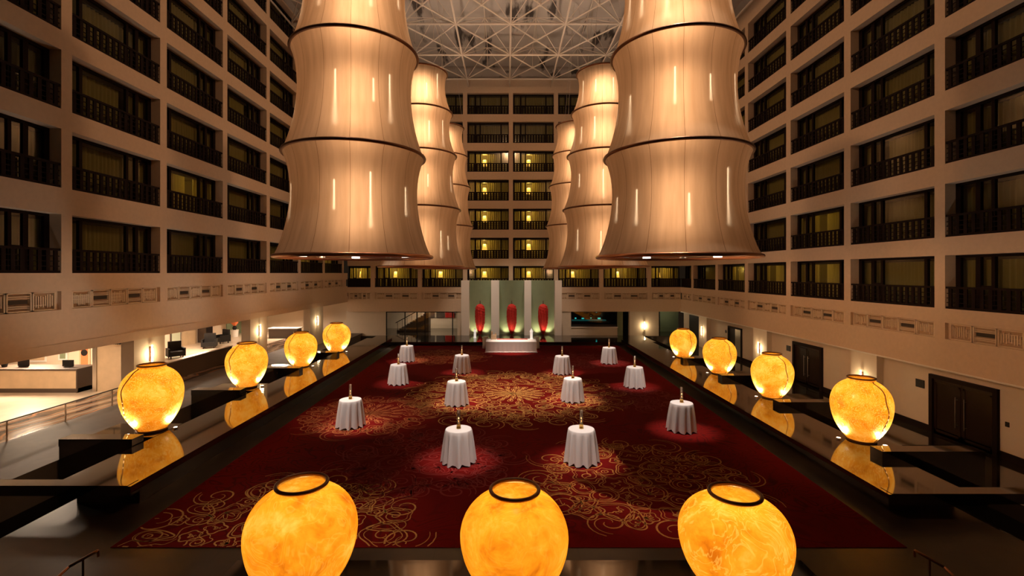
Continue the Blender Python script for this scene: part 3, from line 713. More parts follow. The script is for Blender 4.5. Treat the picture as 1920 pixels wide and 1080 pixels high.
def medallion(cx, cy, R, mi, seed, dens=1.0, wd=0.055, flower=False):
    rnd = random.Random(seed); zz = 0.004
    # rim of cloud scrolls and double petals
    nl = int(2*PI*R/1.7)
    for i in range(nl):
        a = 2*PI*i/nl; x, y = cx+R*0.90*math.cos(a), cy+R*0.90*math.sin(a); h = 1 if i % 2 else -1
        sz = 0.62+0.22*rnd.random()
        stroke(spiral(x, y, sz, a+rnd.random(), 1.25, h), wd*1.2, mi); stroke(spiral(x, y, sz*0.82, a+0.5, 0.7, h), wd*0.7, mi)
        stroke(loop(cx+R*0.62*math.cos(a+0.2), cy+R*0.62*math.sin(a+0.2), 0.95, 0.34, a+0.2), wd, mi)
        stroke(loop(cx+R*0.66*math.cos(a+0.2), cy+R*0.66*math.sin(a+0.2), 0.62, 0.18, a+0.2), wd*0.6, mi)
    # packed cloud lobes, each a wavy double outline round a scroll, a leaf fan or a curl
    pts = []
    for i in range(int(900*dens)):
        r = R*0.84*math.sqrt(rnd.random()); a = rnd.random()*2*PI; x, y = cx+r*math.cos(a), cy+r*math.sin(a); q = rnd.uniform(0.22, 0.62)
        if flower and r < 1.5+q: continue
        if all((x-u)**2+(y-v)**2 > (0.80*(q+p))**2 for u, v, p in pts): pts.append((x, y, q))
    for x, y, q in pts:
        nb = rnd.choice((2, 3, 4, 5)); ph = rnd.random()*6; am = rnd.uniform(0.08, 0.2); el = rnd.uniform(0.75, 1.0); an = rnd.random()*3
        def ring(f, n=34):
            o_ = []
            for t in range(n+1):
                b_ = 2*PI*t/n; rr = q*f*(1+am*math.sin(nb*b_+ph)); u, v = rr*math.cos(b_), rr*el*math.sin(b_)
                o_.append((x+u*math.cos(an)-v*math.sin(an), y+u*math.sin(an)+v*math.cos(an)))
            return o_
        stroke(ring(1.0), wd, mi)
        if q > 0.34: stroke(ring(0.80), wd*0.6, mi)
        k_ = rnd.random()
        if k_ < 0.45: stroke(spiral(x, y, q*0.58, ph, 1.4, rnd.choice((-1, 1))), wd*0.85, mi)
        elif k_ < 0.75:
            for t in range(5): stroke(loop(x-0.3*q*math.cos(ph), y-0.3*q*math.sin(ph), q*0.85, q*0.13, ph+(t-2)*0.5), wd*0.6, mi)
        else: stroke(wave(x, y, q*1.1, ph, q*0.18), wd*0.85, mi); stroke(wave(x+0.2*q, y+0.1*q, q*0.8, ph+0.4, q*0.14), wd*0.6, mi)
    for i in range(int(R*R*1.6*dens)):
        r = R*0.9*math.sqrt(rnd.random()); a = rnd.random()*2*PI; stroke(wave(cx+r*math.cos(a), cy+r*math.sin(a), 0.8+0.9*rnd.random(), rnd.random()*6.3, 0.15, ph=rnd.random()*6), wd*0.7, mi)
    if flower:
        for ring, (rr, npet) in enumerate(((0.34, 9), (0.80, 14), (1.30, 18))):
            for i in range(npet):
                a = 2*PI*i/npet+ring*0.2; stroke(loop(cx+(rr-0.28)*math.cos(a), cy+(rr-0.28)*math.sin(a), 0.60, 0.17, a), wd*0.9, mi)
                stroke([(cx+(rr-0.2)*math.cos(a), cy+(rr-0.2)*math.sin(a)), (cx+(rr)*math.cos(a), cy+rr*math.sin(a)), (cx+(rr+0.2)*math.cos(a), cy+(rr+0.2)*math.sin(a))], wd*2.0, mi)
medallion(0.35, 24.9, 5.75, 1, 3, 1.15, 0.052, True)
medallion(4.05, 14.6, 3.35, 4, 5, 1.2, 0.042)
medallion(-5.6, 11.3, 3.6, 1, 9, 0.9, 0.040)
medallion(-6.1, 21.3, 3.0, 2, 11, 1.4, 0.05, True)
medallion(-4.6, 36.0, 3.2, 2, 13, 1.0, 0.06)
medallion(-2.6, 16.2, 3.0, 3, 17, 0.9, 0.055)
medallion(5.8, 34.5, 3.0, 3, 19, 0.8, 0.06)
medallion(6.4, 24.0, 2.2, 3, 23, 0.6, 0.055)
tag(cm.build('carpet', [M['carpet'], M['gold'], M['rust'], M['crimson'], M['amberyarn']]), 'large deep red carpet with gold scrolling medallions filling the hall floor', 'carpet')

# ------------------------------------------------------------------ cocktail tables, cloths, candle holders
def make_table():
    e = thing('cocktail_table', 'table', 'table')
    MB().lathe([(0.40, 1.06), (0.40, 1.085)], 32).build('tabletop', M['charcoal'], e)
    MB().bar((0,0,0.03), (0,0,1.06), 0.035, 10).build('pedestal', M['charcoal'], e)
    MB().lathe([(0.30, 0), (0.30, 0.02), (0.05, 0.04)], 24).build('base', M['charcoal'], e)
    return e
def make_cloth(seed):
    rnd = random.Random(seed); ph = rnd.random()*6; c = MB(); n = 120; R0 = 0.42
    rows = [(0.0, 1.098), (0.22, 1.098), (0.40, 1.098), (R0, 1.092), (R0+0.012, 1.07)]
    L = 12
    for j in range(1, L+1): rows.append((R0+0.012, 1.07-1.05*j/L))
    k0 = len(c.v)
    for j, (r, z) in enumerate(rows):
        f = max(0.0, (1.07-z)/1.05)
        for i in range(n):
            t = 2*PI*i/n
            fold = math.sin(11*t+ph+0.5*math.sin(2*t+ph))+0.35*math.sin(19*t+2*ph)
            rr = r + (0.115*f**0.8 + 0.048*fold*f**0.7 if j > 3 else 0)
            zz = z - (0.032*fold*f**3 - 0.030*f**3 if j > 4 else 0)
            c.v.append((max(rr, 0.001)*math.cos(t), max(rr, 0.001)*math.sin(t), max(0.012, zz)))
    for j in range(len(rows)-1):
        for i in range(n): c.face([k0+j*n+i, k0+(j+1)*n+i, k0+(j+1)*n+(i+1)%n, k0+j*n+(i+1)%n])
    return c.build('tablecloth', M['linen'], None, True)
def make_holder():
    e = thing('candle_holder', 'holder', 'candle holder')
    MB().lathe([(0.075, 0), (0.078, 0.01), (0.070, 0.03), (0.066, 0.14), (0.070, 0.15), (0.062, 0.15), (0.060, 0.02)], 24, cap1=False).build('brass_cup', M['brass'], e, True)
    MB().lathe([(0.058, 0.02), (0.058, 0.60), (0.054, 0.60), (0.054, 0.03)], 24, cap0=False, cap1=False).build('glass_tube', M['tube'], e, True)
    return e
def make_candle():
    e = thing('candle', 'candle', 'candle')
    MB().lathe([(0.030, 0), (0.030, 0.17), (0.004, 0.175)], 16).build('wax', M['wax'], e, True)
    MB().lathe([(0.003, 0.175), (0.013, 0.20), (0.012, 0.215), (0.001, 0.26)], 10).build('flame', M['flame'], e, True)
    return e
T0 = H0 = C0 = None; CL = [make_cloth(i) for i in range(4)]; used = set()
for i, (px, py, wd) in enumerate(TABLES):
    y = CH*F/(py-VY)+0.52; p = P(px, y, 0)
    if T0 is None: T0, H0, C0 = make_table(), make_holder(), make_candle(); t, h, c = T0, H0, C0
    else: t, h, c = clone(T0, p), clone(H0, p), clone(C0, p)
    t.location = p; t.location.z = 0.005
    h.location = (p.x, p.y, 1.099); c.location = (p.x, p.y, 1.12)
    if i < 4: cl = CL[i]
    else: cl = CL[i % 4].copy(); COL.objects.link(cl)
    cl.location = (p.x, p.y, 0); cl.rotation_euler = (0, 0, i*0.9)
    tag(t, 'round cocktail table under white cloth, ' + wd, 'table', 'cocktail tables on the carpet')
    tag(cl, 'white cloth over cocktail table, ' + wd, 'tablecloth', 'white cloths over the cocktail tables')
    tag(h, 'tall glass candle holder, ' + wd, 'candle holder', 'candle holders on the cocktail tables')
    tag(c, 'small lit candle in glass tube, ' + wd, 'candle', 'candles on the cocktail tables')
    light('POINT', 'candle_glow', (p.x, p.y, 1.45), 1.2, (1.0, 0.6, 0.25), 0.03)
# ------------------------------------------------------------------ altar wall, stage and altar table
a0 = 45.8
def AX(px): return (px-VX)*46.0/F
struct(MB().box(AX(866), AX(1053), 46.6, 47.9, -0.02, CH-0.72).build('wall_altar', M['green']), 'sage green altar wall', 'wall')
for i, (p0, p1) in enumerate(((865, 880), (921, 936), (983, 996), (1040, 1053))):
    tag(MB().box(AX(p0), AX(p1), a0, 46.6, -0.02, CH-0.70).build('altar_pillar', M['white']), ['leftmost', 'second from left', 'third from left', 'rightmost'][i]+' white square pillar of the green altar wall', 'pillar', 'white pillars of the altar wall')
struct(MB().box(AX(880), AX(1040), 45.79, 46.6, -0.02, 0.30).build('trim_8', M['granite']), 'black stone floor of the altar niches', 'trim')
st = thing('stage', 'low black polished stage under the altar wall', 'stage', (0.4, 41.4, 0))
MB().box(-12.6, 12.4, 0, 4.37, 0.16, 0.30).build('top_slab', M['granite'], st); MB().box(-12.3, 12.1, 0.3, 4.37, -0.012, 0.16).build('base', M['granite'], st)
def make_tassel():
    e = thing('tassel', 't', 'sculpture')
    b = MB(); n = 40
    prof = [(0.06, 0.02), (0.12, 0.14), (0.21, 0.35), (0.30, 0.62), (0.36, 0.9), (0.41, 1.2), (0.43, 1.5), (0.44, 1.8), (0.44, 2.1), (0.43, 2.35), (0.40, 2.58), (0.33, 2.76), (0.20, 2.88), (0.05, 2.94)]
    b.lathe([(prof[i][0]*(1-f)+prof[i+1][0]*f, prof[i][1]*(1-f)+prof[i+1][1]*f) for i in range(len(prof)-1) for f in (0, 0.33, 0.66)]+[prof[-1]], 72, mod=lambda t, z: 1+0.07*math.sin(13*t+z*1.3)+0.06*math.sin(29*t+z*7)+0.05*math.sin(z*24+3*t)); b.build('body', M['red'], e, True)
    MB().lathe([(0.05, 2.92), (0.07, 3.0), (0.02, 3.06), (0.05, 3.12), (0.01, 3.28)], 12).build('finial', M['umber'], e, True)
    MB().bar((0,0,-0.018), (0,0,0.05), 0.07, 10).build('foot', M['umber'], e)
    return e
T = make_tassel()
for i, (px, nm) in enumerate(((900, 'left'), (959.5, 'middle'), (1018.5, 'right'))):
    x = AX(px); o = T if i == 0 else clone(T, (0, 0, 0))
    o.location = (x, 46.10, 0.32); tag(o, 'tall red feathered sculpture in the %s green niche' % nm, 'sculpture', 'red sculptures in the altar niches')
    for s in (-1, 1): light('SPOT', 'altar_uplight', (x+s*0.62, 46.15, 0.36), 90, (1.0, 0.86, 0.50), 0.05, (x+s*0.35, 46.75, 1.7), 110, 0.9)
    light('SPOT', 'tassel_uplight', (x, 45.3, 0.36), 60, (1.0, 0.75, 0.5), 0.05, (x, 46.1, 1.6), 60, 0.9)
at = thing('altar_table', 'long altar table hidden under the white fringed cloth', 'table', (0.35, 38.5, 0))
MB().box(-1.9, 1.9, -0.85, 0.85, 0.78, 0.84).build('tabletop', M['charcoal'], at)
for sx in (-1, 1):
    for sy in (-1, 1): MB().box(sx*1.75-0.04, sx*1.75+0.04, sy*0.7-0.04, sy*0.7+0.04, 0.002, 0.78).build('leg', M['charcoal'], at)
c = MB(); x0, x1, y0, y1 = -1.98, 1.98, -0.95, 0.95; ring = []
N = 60
def edge(t, o_):
    per = [(x0, y0), (x1, y0), (x1, y1), (x0, y1)]; L = [x1-x0, y1-y0]*2; s = t*sum(L)
    for k in range(4):
        if s <= L[k]: f = s/L[k]; a, b = per[k], per[(k+1) % 4]; return (a[0]+(b[0]-a[0])*f, a[1]+(b[1]-a[1])*f)
        s -= L[k]
    return per[0]
c.box(x0, x1, y0, y1, 0.845, 0.86)
k = len(c.v); n = 240
for z, sp in ((0.855, 0.0), (0.5, 0.015), (0.06, 0.05)):
    for i in range(n):
        p = edge(i/n, 0); q = 1+sp*(0.6+0.4*math.sin(i*0.9))/1.5*0.5
        c.v.append((p[0]*q, p[1]*(1+(q-1)*2), z))
for j in range(2):
    for i in range(n): c.face([k+j*n+i, k+(j+1)*n+i, k+(j+1)*n+(i+1) % n, k+j*n+(i+1) % n])
cl = c.build('tablecloth', M['linen'], None); cl.location = (0.35, 38.5, 0); tag(cl, 'long white cloth with scalloped fringe over the altar table', 'tablecloth')
f = MB()
for i in range(46):
    u = -2.0+4.0*i/45; f.lathe([(0.005, 0.0), (0.045, 0.02), (0.05, 0.06), (0.02, 0.09)], 8, (u, -0.985, 0.004))
f.build('fringe', M['linen'], cl, True)
ru = MB().box(-1.15, 1.35, 0.28, 0.80, 0.862, 0.872).build('table_runner', mat('red_runner', (0.42, 0.06, 0.04), 0.9)); ru.location = (0.35, 38.5, 0)
tag(ru, 'dull red runner across the back of the altar table', 'table runner')
bx = thing('wooden_box', 'golden wooden box with raised back left of centre on the altar table', 'box', (-1.05, 39.0, 0.875))
MB().box(-0.22, 0.22, -0.15, 0.15, 0, 0.34).build('body', M['panelwood'], bx); MB().box(-0.20, -0.08, 0.02, 0.12, 0.34, 0.62).build('back_post', M['panelwood'], bx); MB().box(0.10, 0.20, 0.02, 0.12, 0.34, 0.46).build('side_post', M['panelwood'], bx)
for px, nm in ((890.5, 'left'), (996.5, 'right')):
    g = thing('white_lantern', 'white domed candle lantern ' + ('on the stage behind the left end of the altar table' if nm == 'left' else 'at the right end of the altar table'), 'lantern', ((px-VX)*(44.0 if nm == 'left' else 39.1)/F, 44.0 if nm == 'left' else 39.15, 0.30 if nm == 'left' else 0.865), 0, 'white lanterns at the altar')
    MB().lathe([(0.14, 0), (0.14, 0.04), (0.11, 0.06), (0.11, 0.55), (0.14, 0.58), (0.13, 0.64), (0.05, 0.78), (0.02, 0.84)], 8).build('body', M['litwhite'], g)
    MB().torus(0.05, 0.012, 0.88, 16, 6).build('ring', M['white'], g, True)
for sx in (-1, 1):
    q = thing('side_stand', 'small white draped stand at the %s end of the altar table' % ('left' if sx < 0 else 'right'), 'stand', (0.35+sx*2.1, 39.9, 0), 0, 'white stands beside the altar table')
    MB().lathe([(0.26, 0.005), (0.24, 0.3), (0.22, 0.9)], 20).build('drape', M['linen'], q, True); MB().lathe([(0.25, 0.9), (0.25, 0.94)], 20).build('top', M['white'], q)

# ------------------------------------------------------------------ lower walls of the back
BLW = YB+0.25
struct(MB().box(-16, -12.05, BLW, BLW+0.3, -0.02, FASR).build('wall_back_left', M['wall_low']), 'plain plaster wall at the back left', 'wall')
struct(MB().box(-4.9, AX(866)+0.1, BLW-0.2, BLW+0.3, -0.02, FASR).build('wall_back_mid', M['wall_low']), 'plaster pier left of the altar', 'wall')
struct(MB().box(AX(1050), 6.4, BLW-0.2, BLW+0.3, -0.02, FASR).build('wall_back_pier', M['wall_low']), 'plaster pier right of the altar', 'wall')
struct(MB().box(12.2, 15.1, BLW-0.25, BLW+0.3, -0.4, FASR).build('wall_back_right', M['wall_low']), 'plaster wall with sconce at the back right', 'wall')
# glazed opening, back left, with a stair hall behind
gl = bpy.data.objects.new('window_201', None); COL.objects.link(gl); gl.location = (-12.05, BLW, 0); struct(gl, 'tall glazed screen at the back left', 'window')
fm = MB()
for u in (0.0, 1.85, 3.05, 3.85, 6.6): fm.box(u, u+0.10, 0, 0.1, 0, FASR)
fm.box(0, 7.2, 0, 0.1, FASR-0.10, FASR); fm.build('frame', M['charcoal'], gl)
MB().box(0, 7.2, 0.04, 0.06, 0, FASR-0.1).build('pane', M['clear'], gl)
struct(MB().box(-16, -4.6, 54.5, 54.8, -0.02, 4).build('wall_stairhall', M['lobbywall']), 'wall of the stair hall behind the glass', 'wall')
struct(MB().box(-16, -4.6, BLW+0.3, 54.6, 2.9, 3.1).build('ceiling_stairhall', M['wall_low']), 'low ceiling of the stair hall', 'ceiling')
for i, (u0, u1, mm_) in enumerate(((-7.9, -7.0, 'umber'), (-6.9, -5.9, 'red'), (-9.1, -8.1, 'umber'))):
    tag(MB().box(u0, u1, 54.3, 54.5, 1.2, 2.2).build('wall_panel', M[mm_]), ['dark brown', 'dark red', 'farther brown'][i]+' panel on the stair hall wall behind the back glazing', 'panel')
s = thing('staircase', 'dark staircase rising behind the back left glazing', 'staircase', (-11.6, 51.0, 0))
q = MB()
for i in range(12): q.box(0.28*i, 0.28*(i+1)+0.02, 0, 1.3, 0, 0.17*(i+1))
q.build('steps', M['umber'], s)
MB().bar((-0.1, -0.05, 0.95), (3.4, -0.05, 2.85), 0.04, 8).build('handrail', M['charcoal'], s)
for i in range(7): MB().bar((0.5*i+0.1, -0.05, 0.17*(i*1.7)), (0.5*i+0.1, -0.05, 1.0+0.27*i), 0.02, 6).build('baluster', M['charcoal'], s)
for i, u in enumerate((-10.6, -9.9)):
    tag(MB().lathe([(0.16, 0), (0.16, 0.03)], 20, (u, 49.6, 2.868)).build('ceiling_downlight', M['bulb']), ['left', 'right'][i]+' recessed ceiling downlight behind the back left glazing', 'downlight')
light('AREA', 'stairhall_light', (-8.5, 51.5, 2.8), 170, SOFT, 3.0, (-8.5, 51.5, 0), size_y=1.5)
# dark bar window, back right
struct(MB().box(6.0, 18.5, 53.5, 53.8, -0.5, 4).build('wall_bar', M['charcoal']), 'dark wall behind the back right opening', 'wall')
struct(MB().box(6.0, 18.5, BLW+0.3, 53.6, 2.9, 3.1).build('ceiling_bar', M['charcoal']), 'low ceiling of the bar', 'ceiling')
struct(MB().box(6.4, 11.1, BLW, BLW+0.18, -0.02, 0.75).build('wall_bar_front', M['wall_low']), 'low pale wall below the bar window', 'wall')
struct(MB().box(6.4, 11.1, BLW-0.06, BLW+0.3, 0.75, 0.83).build('sill', M['white']), 'pale ledge of the bar window', 'sill')
bw = bpy.data.objects.new('window_202', None); COL.objects.link(bw); bw.location = (6.4, BLW+0.1, 0.83); struct(bw, 'dark bar window at the back right', 'window')
fm = MB()
for u in (0, 4.6): fm.box(u, u+0.1, 0, 0.1, 0, FASR-0.83)
fm.box(0, 4.7, 0, 0.1, 0, 0.22); fm.box(0, 4.7, 0, 0.1, 1.46, 1.54); fm.build('frame', M['charcoal'], bw); MB().box(0, 4.7, 0.04, 0.06, 0.1, 1.5).build('pane', M['clear'], bw)
rnd = random.Random(4)
for i, (u, z, ww, hh) in enumerate(((6.9, 1.25, 0.12, 0.10), (7.6, 1.22, 0.16, 0.12), (8.4, 1.20, 0.25, 0.10), (9.3, 1.24, 0.12, 0.10), (10.2, 1.2, 0.3, 0.14), (9.9, 1.95, 0.12, 0.20))):
    b_ = thing('bar_light', ['leftmost', 'second', 'third', 'fourth', 'fifth', 'upper'][i]+' small teal light behind the dark bar window', 'light', (u, 53.3, z), 0, 'teal lights behind the bar window')
    MB().box(-ww/2, ww/2, 0, 0.06, -hh/2, hh/2).build('lens', M['teal'], b_); MB().box(-ww/2-0.03, ww/2+0.03, 0.06, 0.2, -hh/2-0.03, hh/2+0.03).build('housing', M['charcoal'], b_)
tag(MB().box(6.6, 10.9, 53.0, 53.5, 0.95, 1.06).build('bar_shelf', M['tealdim']), 'long teal lit shelf behind the dark bar window', 'shelf')
struct(MB().box(11.05, 11.6, BLW, BLW+0.3, -0.4, FASR).build('trim_5', M['green']), 'greenish jamb beside the bar window', 'trim')
struct(MB().box(15.1, 18.3, 51.5, 51.8, -0.5, 3.6).build('wall_green', M['green']), 'greenish wall in the back right passage', 'wall')
bk = thing('bookcase', 'tall dark bookcase with small lights in the back right passage', 'bookcase', (15.7, 50.9, -0.02))
MB().box(-0.45, 0.45, 0.3, 0.5, 0, 2.3).build('back_panel', M['charcoal'], bk)
for u in (-0.45, 0.39): MB().box(u, u+0.06, 0, 0.5, 0, 2.3).build('side_panel', M['charcoal'], bk)
for i in range(6): MB().box(-0.4, 0.4, 0.02, 0.4, 0.1+0.42*i, 0.14+0.42*i).build('shelf', M['umber'], bk)
light('POINT', 'passage_light', (16.6, 49.9, 2.2), 26, (1.0, 0.85, 0.55), 0.1)

# ------------------------------------------------------------------ wall sconces
def make_sconce():
    e = thing('wall_sconce', 's', 'wall lamp')
    MB().box(-0.06, 0.06, -0.03, 0.0, -0.30, 0.36).build('back_plate', M['bronze'], e)
    MB().lathe([(0.035, -0.34), (0.035, 0.42)], 12, (0, -0.09, 0)).build('tube', M['sconce'], e, True)
    for z in (-0.34, -0.12, 0.10, 0.32): MB().torus(0.05, 0.014, z, 14, 6, (0, -0.09)).build('clasp', M['bronze'], e, True)
    return e
S0 = None
def sconce(loc, rz, label, watts=40):
    global S0
    if S0 is None: S0 = make_sconce(); s = S0; s.location = loc; s.rotation_euler = (0,0,rz)
    else: s = clone(S0, loc, rz)
    tag(s, label, 'wall lamp', 'wall sconces')
    d = Matrix.Rotation(rz, 3, 'Z') @ Vector((0, -0.22, 0))
    light('POINT', 'sconce_light', (loc[0]+d.x, loc[1]+d.y, loc[2]), watts, (1.0, 0.72, 0.38), 0.06)

# ------------------------------------------------------------------ right aisle: wall, pilasters, doors
XW = 17.65
struct(MB().box(XW, XW+0.3, 2, YB+0.2, AZ, FASR+0.02).build('wall_right_lower', M['wall_low']), 'plaster wall of the right aisle', 'wall')
struct(MB().box(XW-0.05, XW, 2, YB, AZ, AZ+0.26).build('baseboard_right', M['wood']), 'dark baseboard of the right aisle', 'baseboard')
struct(MB().box(XR-0.03, XR+0.1, 2, YB, FASR-0.04, FASR+0.02).build('trim_6', M['white']), 'thin pale edge under the right band', 'trim')
for i, (y0, y1) in enumerate(((22.65, 24.35), (32.2, 34.0), (41.9, 43.6))):
    tag(MB().box(XW-0.32, XW-0.003, y0, y1, AZ+0.003, FASR-0.05).build('pilaster', M['wall_low']), ['nearest', 'middle', 'farthest'][i]+' flat plaster pilaster with a sconce in the right aisle', 'pilaster', 'pilasters of the right aisle')
    sconce((XW-0.32, (y0+y1)/2+0.05, 1.05), -PI/2, ['nearest', 'middle', 'farthest'][i]+' glowing tube sconce on a pilaster of the right aisle')
sconce((13.65, BLW-0.25, 0.95), 0, 'glowing tube sconce on the back wall right of the bar window')
NDOOR = [0]
def double_door(y0, y1, ztop, label):
    NDOOR[0] += 1; W = y1-y0
    e = bpy.data.objects.new('door_%d' % NDOOR[0], None); COL.objects.link(e); e.location = (XW, y0, AZ); struct(e, label, 'door')
    h = ztop-AZ; f = MB(); f.box(-0.12, 0.02, 0, 0.16, 0, h); f.box(-0.12, 0.02, W-0.16, W, 0, h); f.box(-0.12, 0.02, 0.16, W-0.16, h-0.16, h); f.build('frame', M['wood'], e)
    for k in range(2):
        a = 0.17 + k*(W-0.34)/2; b = a+(W-0.34)/2-0.01
        l = MB(); l.box(-0.05, 0.02, a, b, 0.01, h-0.17)
        for u in (a+0.05, b-0.13): l.box(-0.065, -0.05, u, u+0.08, 0.12, h-0.28)
        l.box(-0.065, -0.05, a+0.05, b-0.05, 0.12, 0.22); l.box(-0.065, -0.05, a+0.05, b-0.05, h-0.36, h-0.28)
        leaf = l.build('leaf', M['door'], e)
        u = b-0.18 if k == 0 else a+0.18
        hd = MB(); hd.bar((-0.14, u, 0.55), (-0.14, u, 1.75), 0.018, 8)
        for z in (0.65, 1.65): hd.bar((-0.14, u, z), (-0.05, u, z), 0.012, 6)
        hd.build('handle', M['steel'], leaf)
    return e
double_door(17.3, 20.1, 2.03, 'tall dark double door nearest the camera in the right aisle')
double_door(26.95, 29.7, 2.03, 'second dark double door along the right aisle')
el = bpy.data.objects.new('door_3', None); COL.objects.link(el); el.location = (XW, 36.2, AZ); struct(el, 'dark glazed lift door far along the right aisle', 'door')
f = MB(); f.box(-0.1, 0.02, 0, 0.12, 0, 2.4); f.box(-0.1, 0.02, 2.1, 2.22, 0, 2.4); f.box(-0.1, 0.02, 0, 2.22, 2.3, 2.42); f.build('frame', M['wood'], el)
MB().box(-0.03, 0.02, 0.12, 1.1, 0.01, 2.3).build('leaf', M['steel'], el); MB().box(-0.03, 0.02, 1.12, 2.1, 0.01, 2.3).build('leaf', M['charcoal'], el)
struct(MB().box(XW-0.06, XW, 43.9, 46.6, AZ, 2.2).build('door_4', M['charcoal']), 'dark doorway at the far end of the right aisle', 'door')
for y, nm in ((20.42, 'nearest'), (30.05, 'second')):
    tag(MB().box(XW-0.03, XW, y, y+0.42, 1.32, 1.66).build('door_sign', M['charcoal']), 'small dark blank sign beside the %s double door' % nm, 'sign', 'door signs of the right aisle')
tag(MB().lathe([(0.13, 0), (0.13, 0.03)], 20).build('round_sign', M['charcoal']), 'small dark round plaque before the lift door in the right aisle', 'sign')
o = bpy.data.objects['round_sign']; o.location = (XW, 38.9, 1.5); o.rotation_euler = (0, -PI/2, 0)
tag(MB().box(XW-0.03, XW, 16.97, 17.1, 0.78, 0.95).build('wall_switch', M['charcoal']), 'small dark wall switch right of the nearest double door', 'switch')

# ------------------------------------------------------------------ left lobby
struct(MB().box(-32, XL-0.3, 2, YB+5, FASL+0.15, FASL+0.3).build('ceiling_lobby', M['white']), 'white ceiling of the lobby', 'ceiling')
struct(MB().box(XL-0.25, XL+0.02, 2, YB, FASL, FASL+0.36).build('trim_7', M['wall']), 'stepped lower edge of the left band', 'trim')
for i, (y0, y1) in enumerate(((20.5, 22.35), (29.8, 31.9), (38.9, 41.6))):
    tag(MB().box(XL-0.55, XL, y0, y1, LZ, FASL+0.1).build('column', M['wall_low']), ['nearest', 'middle', 'farthest'][i]+' square plaster column of the left lobby', 'column', 'columns of the left lobby')
    sconce((XL, (y0+y1)/2, (2.6, 2.5, 2.2)[i]), PI/2, ['nearest', 'middle', 'farthest'][i]+' glowing tube sconce on a column of the left lobby')
struct(MB().box(-27, -26.7, 30.3, YB+2, LZ, FASL+0.2).build('wall_lobby_side', M['lobbywall']), 'side wall of the lobby', 'wall')
struct(MB().box(-32, -22.3, 30.0, 30.3, LZ, FASL+0.2).build('wall_lobby', M['lobbywall']), 'pale wall behind the reception desk', 'wall')
struct(MB().box(-27, -15.5, YB+2, YB+2.3, LZ, FASL+0.2).build('wall_lobby_end', M['lobbywall']), 'end wall of the lobby', 'wall')
tag(MB().box(-20.75, -19.0, 24.5, 24.75, LZ, FASL+0.1).build('partition', M['panelwood']), 'blond wood partition right of the reception desk', 'partition')
tag(MB().box(-20.95, -20.76, 24.45, 25.6, LZ, FASL+0.1).build('partition_post', M['steel']), 'grey metal post at the edge of the blond partition', 'post')
struct(MB().box(-19.0, -18.75, 26.6, 33.0, LZ, 1.2).build('wall_half', M['umber']), 'dark half wall between the lobby columns', 'wall')
struct(MB().box(-19.05, -18.70, 26.6, 33.0, 1.2, 1.25).build('sill_half', M['steel']), 'shiny cap of the half wall', 'sill')
dk = thing('reception_desk', 'long blond reception desk with dark top and dark end in the lobby', 'desk', (-21.5, 24.2, LZ))
MB().box(-6.0, -0.06, 0, 1.1, 0.22, 1.12).build('body', M['panelwood'], dk); MB().box(-6.0, 0, 0.05, 1.1, 0, 0.22).build('plinth', M['umber'], dk)
MB().box(-0.06, 0, 0, 1.2, 0, 1.12).build('end_panel', M['umber'], dk); MB().box(-6.0, 0.03, -0.05, 1.2, 1.12, 1.2).build('top', M['umber'], dk)
lp = thing('desk_screen', 'small dark screen standing on the reception desk', 'screen', (-22.4, 24.7, LZ+1.2))
MB().box(-0.28, 0.28, -0.02, 0.02, 0.04, 0.36).build('screen', M['charcoal'], lp); MB().box(-0.15, 0.15, -0.1, 0.14, 0, 0.04).build('foot', M['charcoal'], lp)
lg = thing('desk_sign', 'dark notice board with pale lines on the reception desk', 'sign', (-24.7, 24.7, LZ+1.2))
MB().box(-0.28, 0.28, 0, 0.05, 0.05, 0.62).build('board', M['charcoal'], lg); MB().box(-0.2, 0.2, -0.05, 0.1, 0, 0.05).build('foot', M['charcoal'], lg)
for z in (0.36, 0.47): MB().box(-0.2, 0.2, -0.008, 0.0, z, z+0.05).build('text_line', M['white'], lg)
pl = thing('plant_pot', 'dark potted plant at the far left end of the reception desk', 'plant', (-25.65, 24.7, LZ+1.2))
MB().lathe([(0.10, 0), (0.14, 0.16)], 16).build('pot', M['charcoal'], pl)
fo = MB(); rnd = random.Random(2)
for i in range(26):
    a, t = rnd.random()*6.3, 0.3+rnd.random()*1.1; d = Vector((math.cos(a)*math.cos(t), math.sin(a)*math.cos(t), math.sin(t)))*0.38; fo.bar((0,0,0.14), Vector((0,0,0.14))+d, 0.018, 4)
fo.build('foliage', mat('dark_leaf', (0.03, 0.06, 0.02), 0.6), pl)
for i, (x0, x1, z0, z1, mm_, lab) in enumerate(((-29.9, -28.5, 0.7, 2.2, 'panelwood', 'wide framed gold picture behind the reception desk'), (-27.75, -27.2, 0.8, 1.7, 'green', 'pale green picture behind the reception desk'), (-26.45, -25.8, 0.25, 2.6, 'orange', 'orange panel with a dark round plaque behind the desk'))):
    pc = thing('picture', lab, 'picture', ((x0+x1)/2, 29.98, (z0+z1)/2)); hw, hh = (x1-x0)/2, (z1-z0)/2
    MB().box(-hw, hw, -0.06, 0, -hh, hh).build('frame', M['white'] if i < 2 else M['panelwood'], pc); MB().box(-hw+0.1, hw-0.1, -0.07, -0.05, -hh+0.1, hh-0.1).build('canvas', M[mm_], pc)
    if i == 2: MB().lathe([(0.2, 0), (0.2, 0.02)], 20, (0, 0, 0)).build('plaque', M['charcoal'], pc).rotation_euler = (PI/2, 0, 0); kids(pc)[-1].location = (0, -0.07, -0.15)
pn = thing('pendant_lamp', 'thin dark pendant bar lamp before the blond partition', 'lamp', (-19.4, 23.9, FASL+0.15))
MB().bar((0, 0, 0), (0, 0, -0.75), 0.012, 6).build('cord', M['charcoal'], pn)
b_ = MB(); b_.bar((-0.45, 0, -0.76), (0.75, 0, -0.76), 0.03, 8)
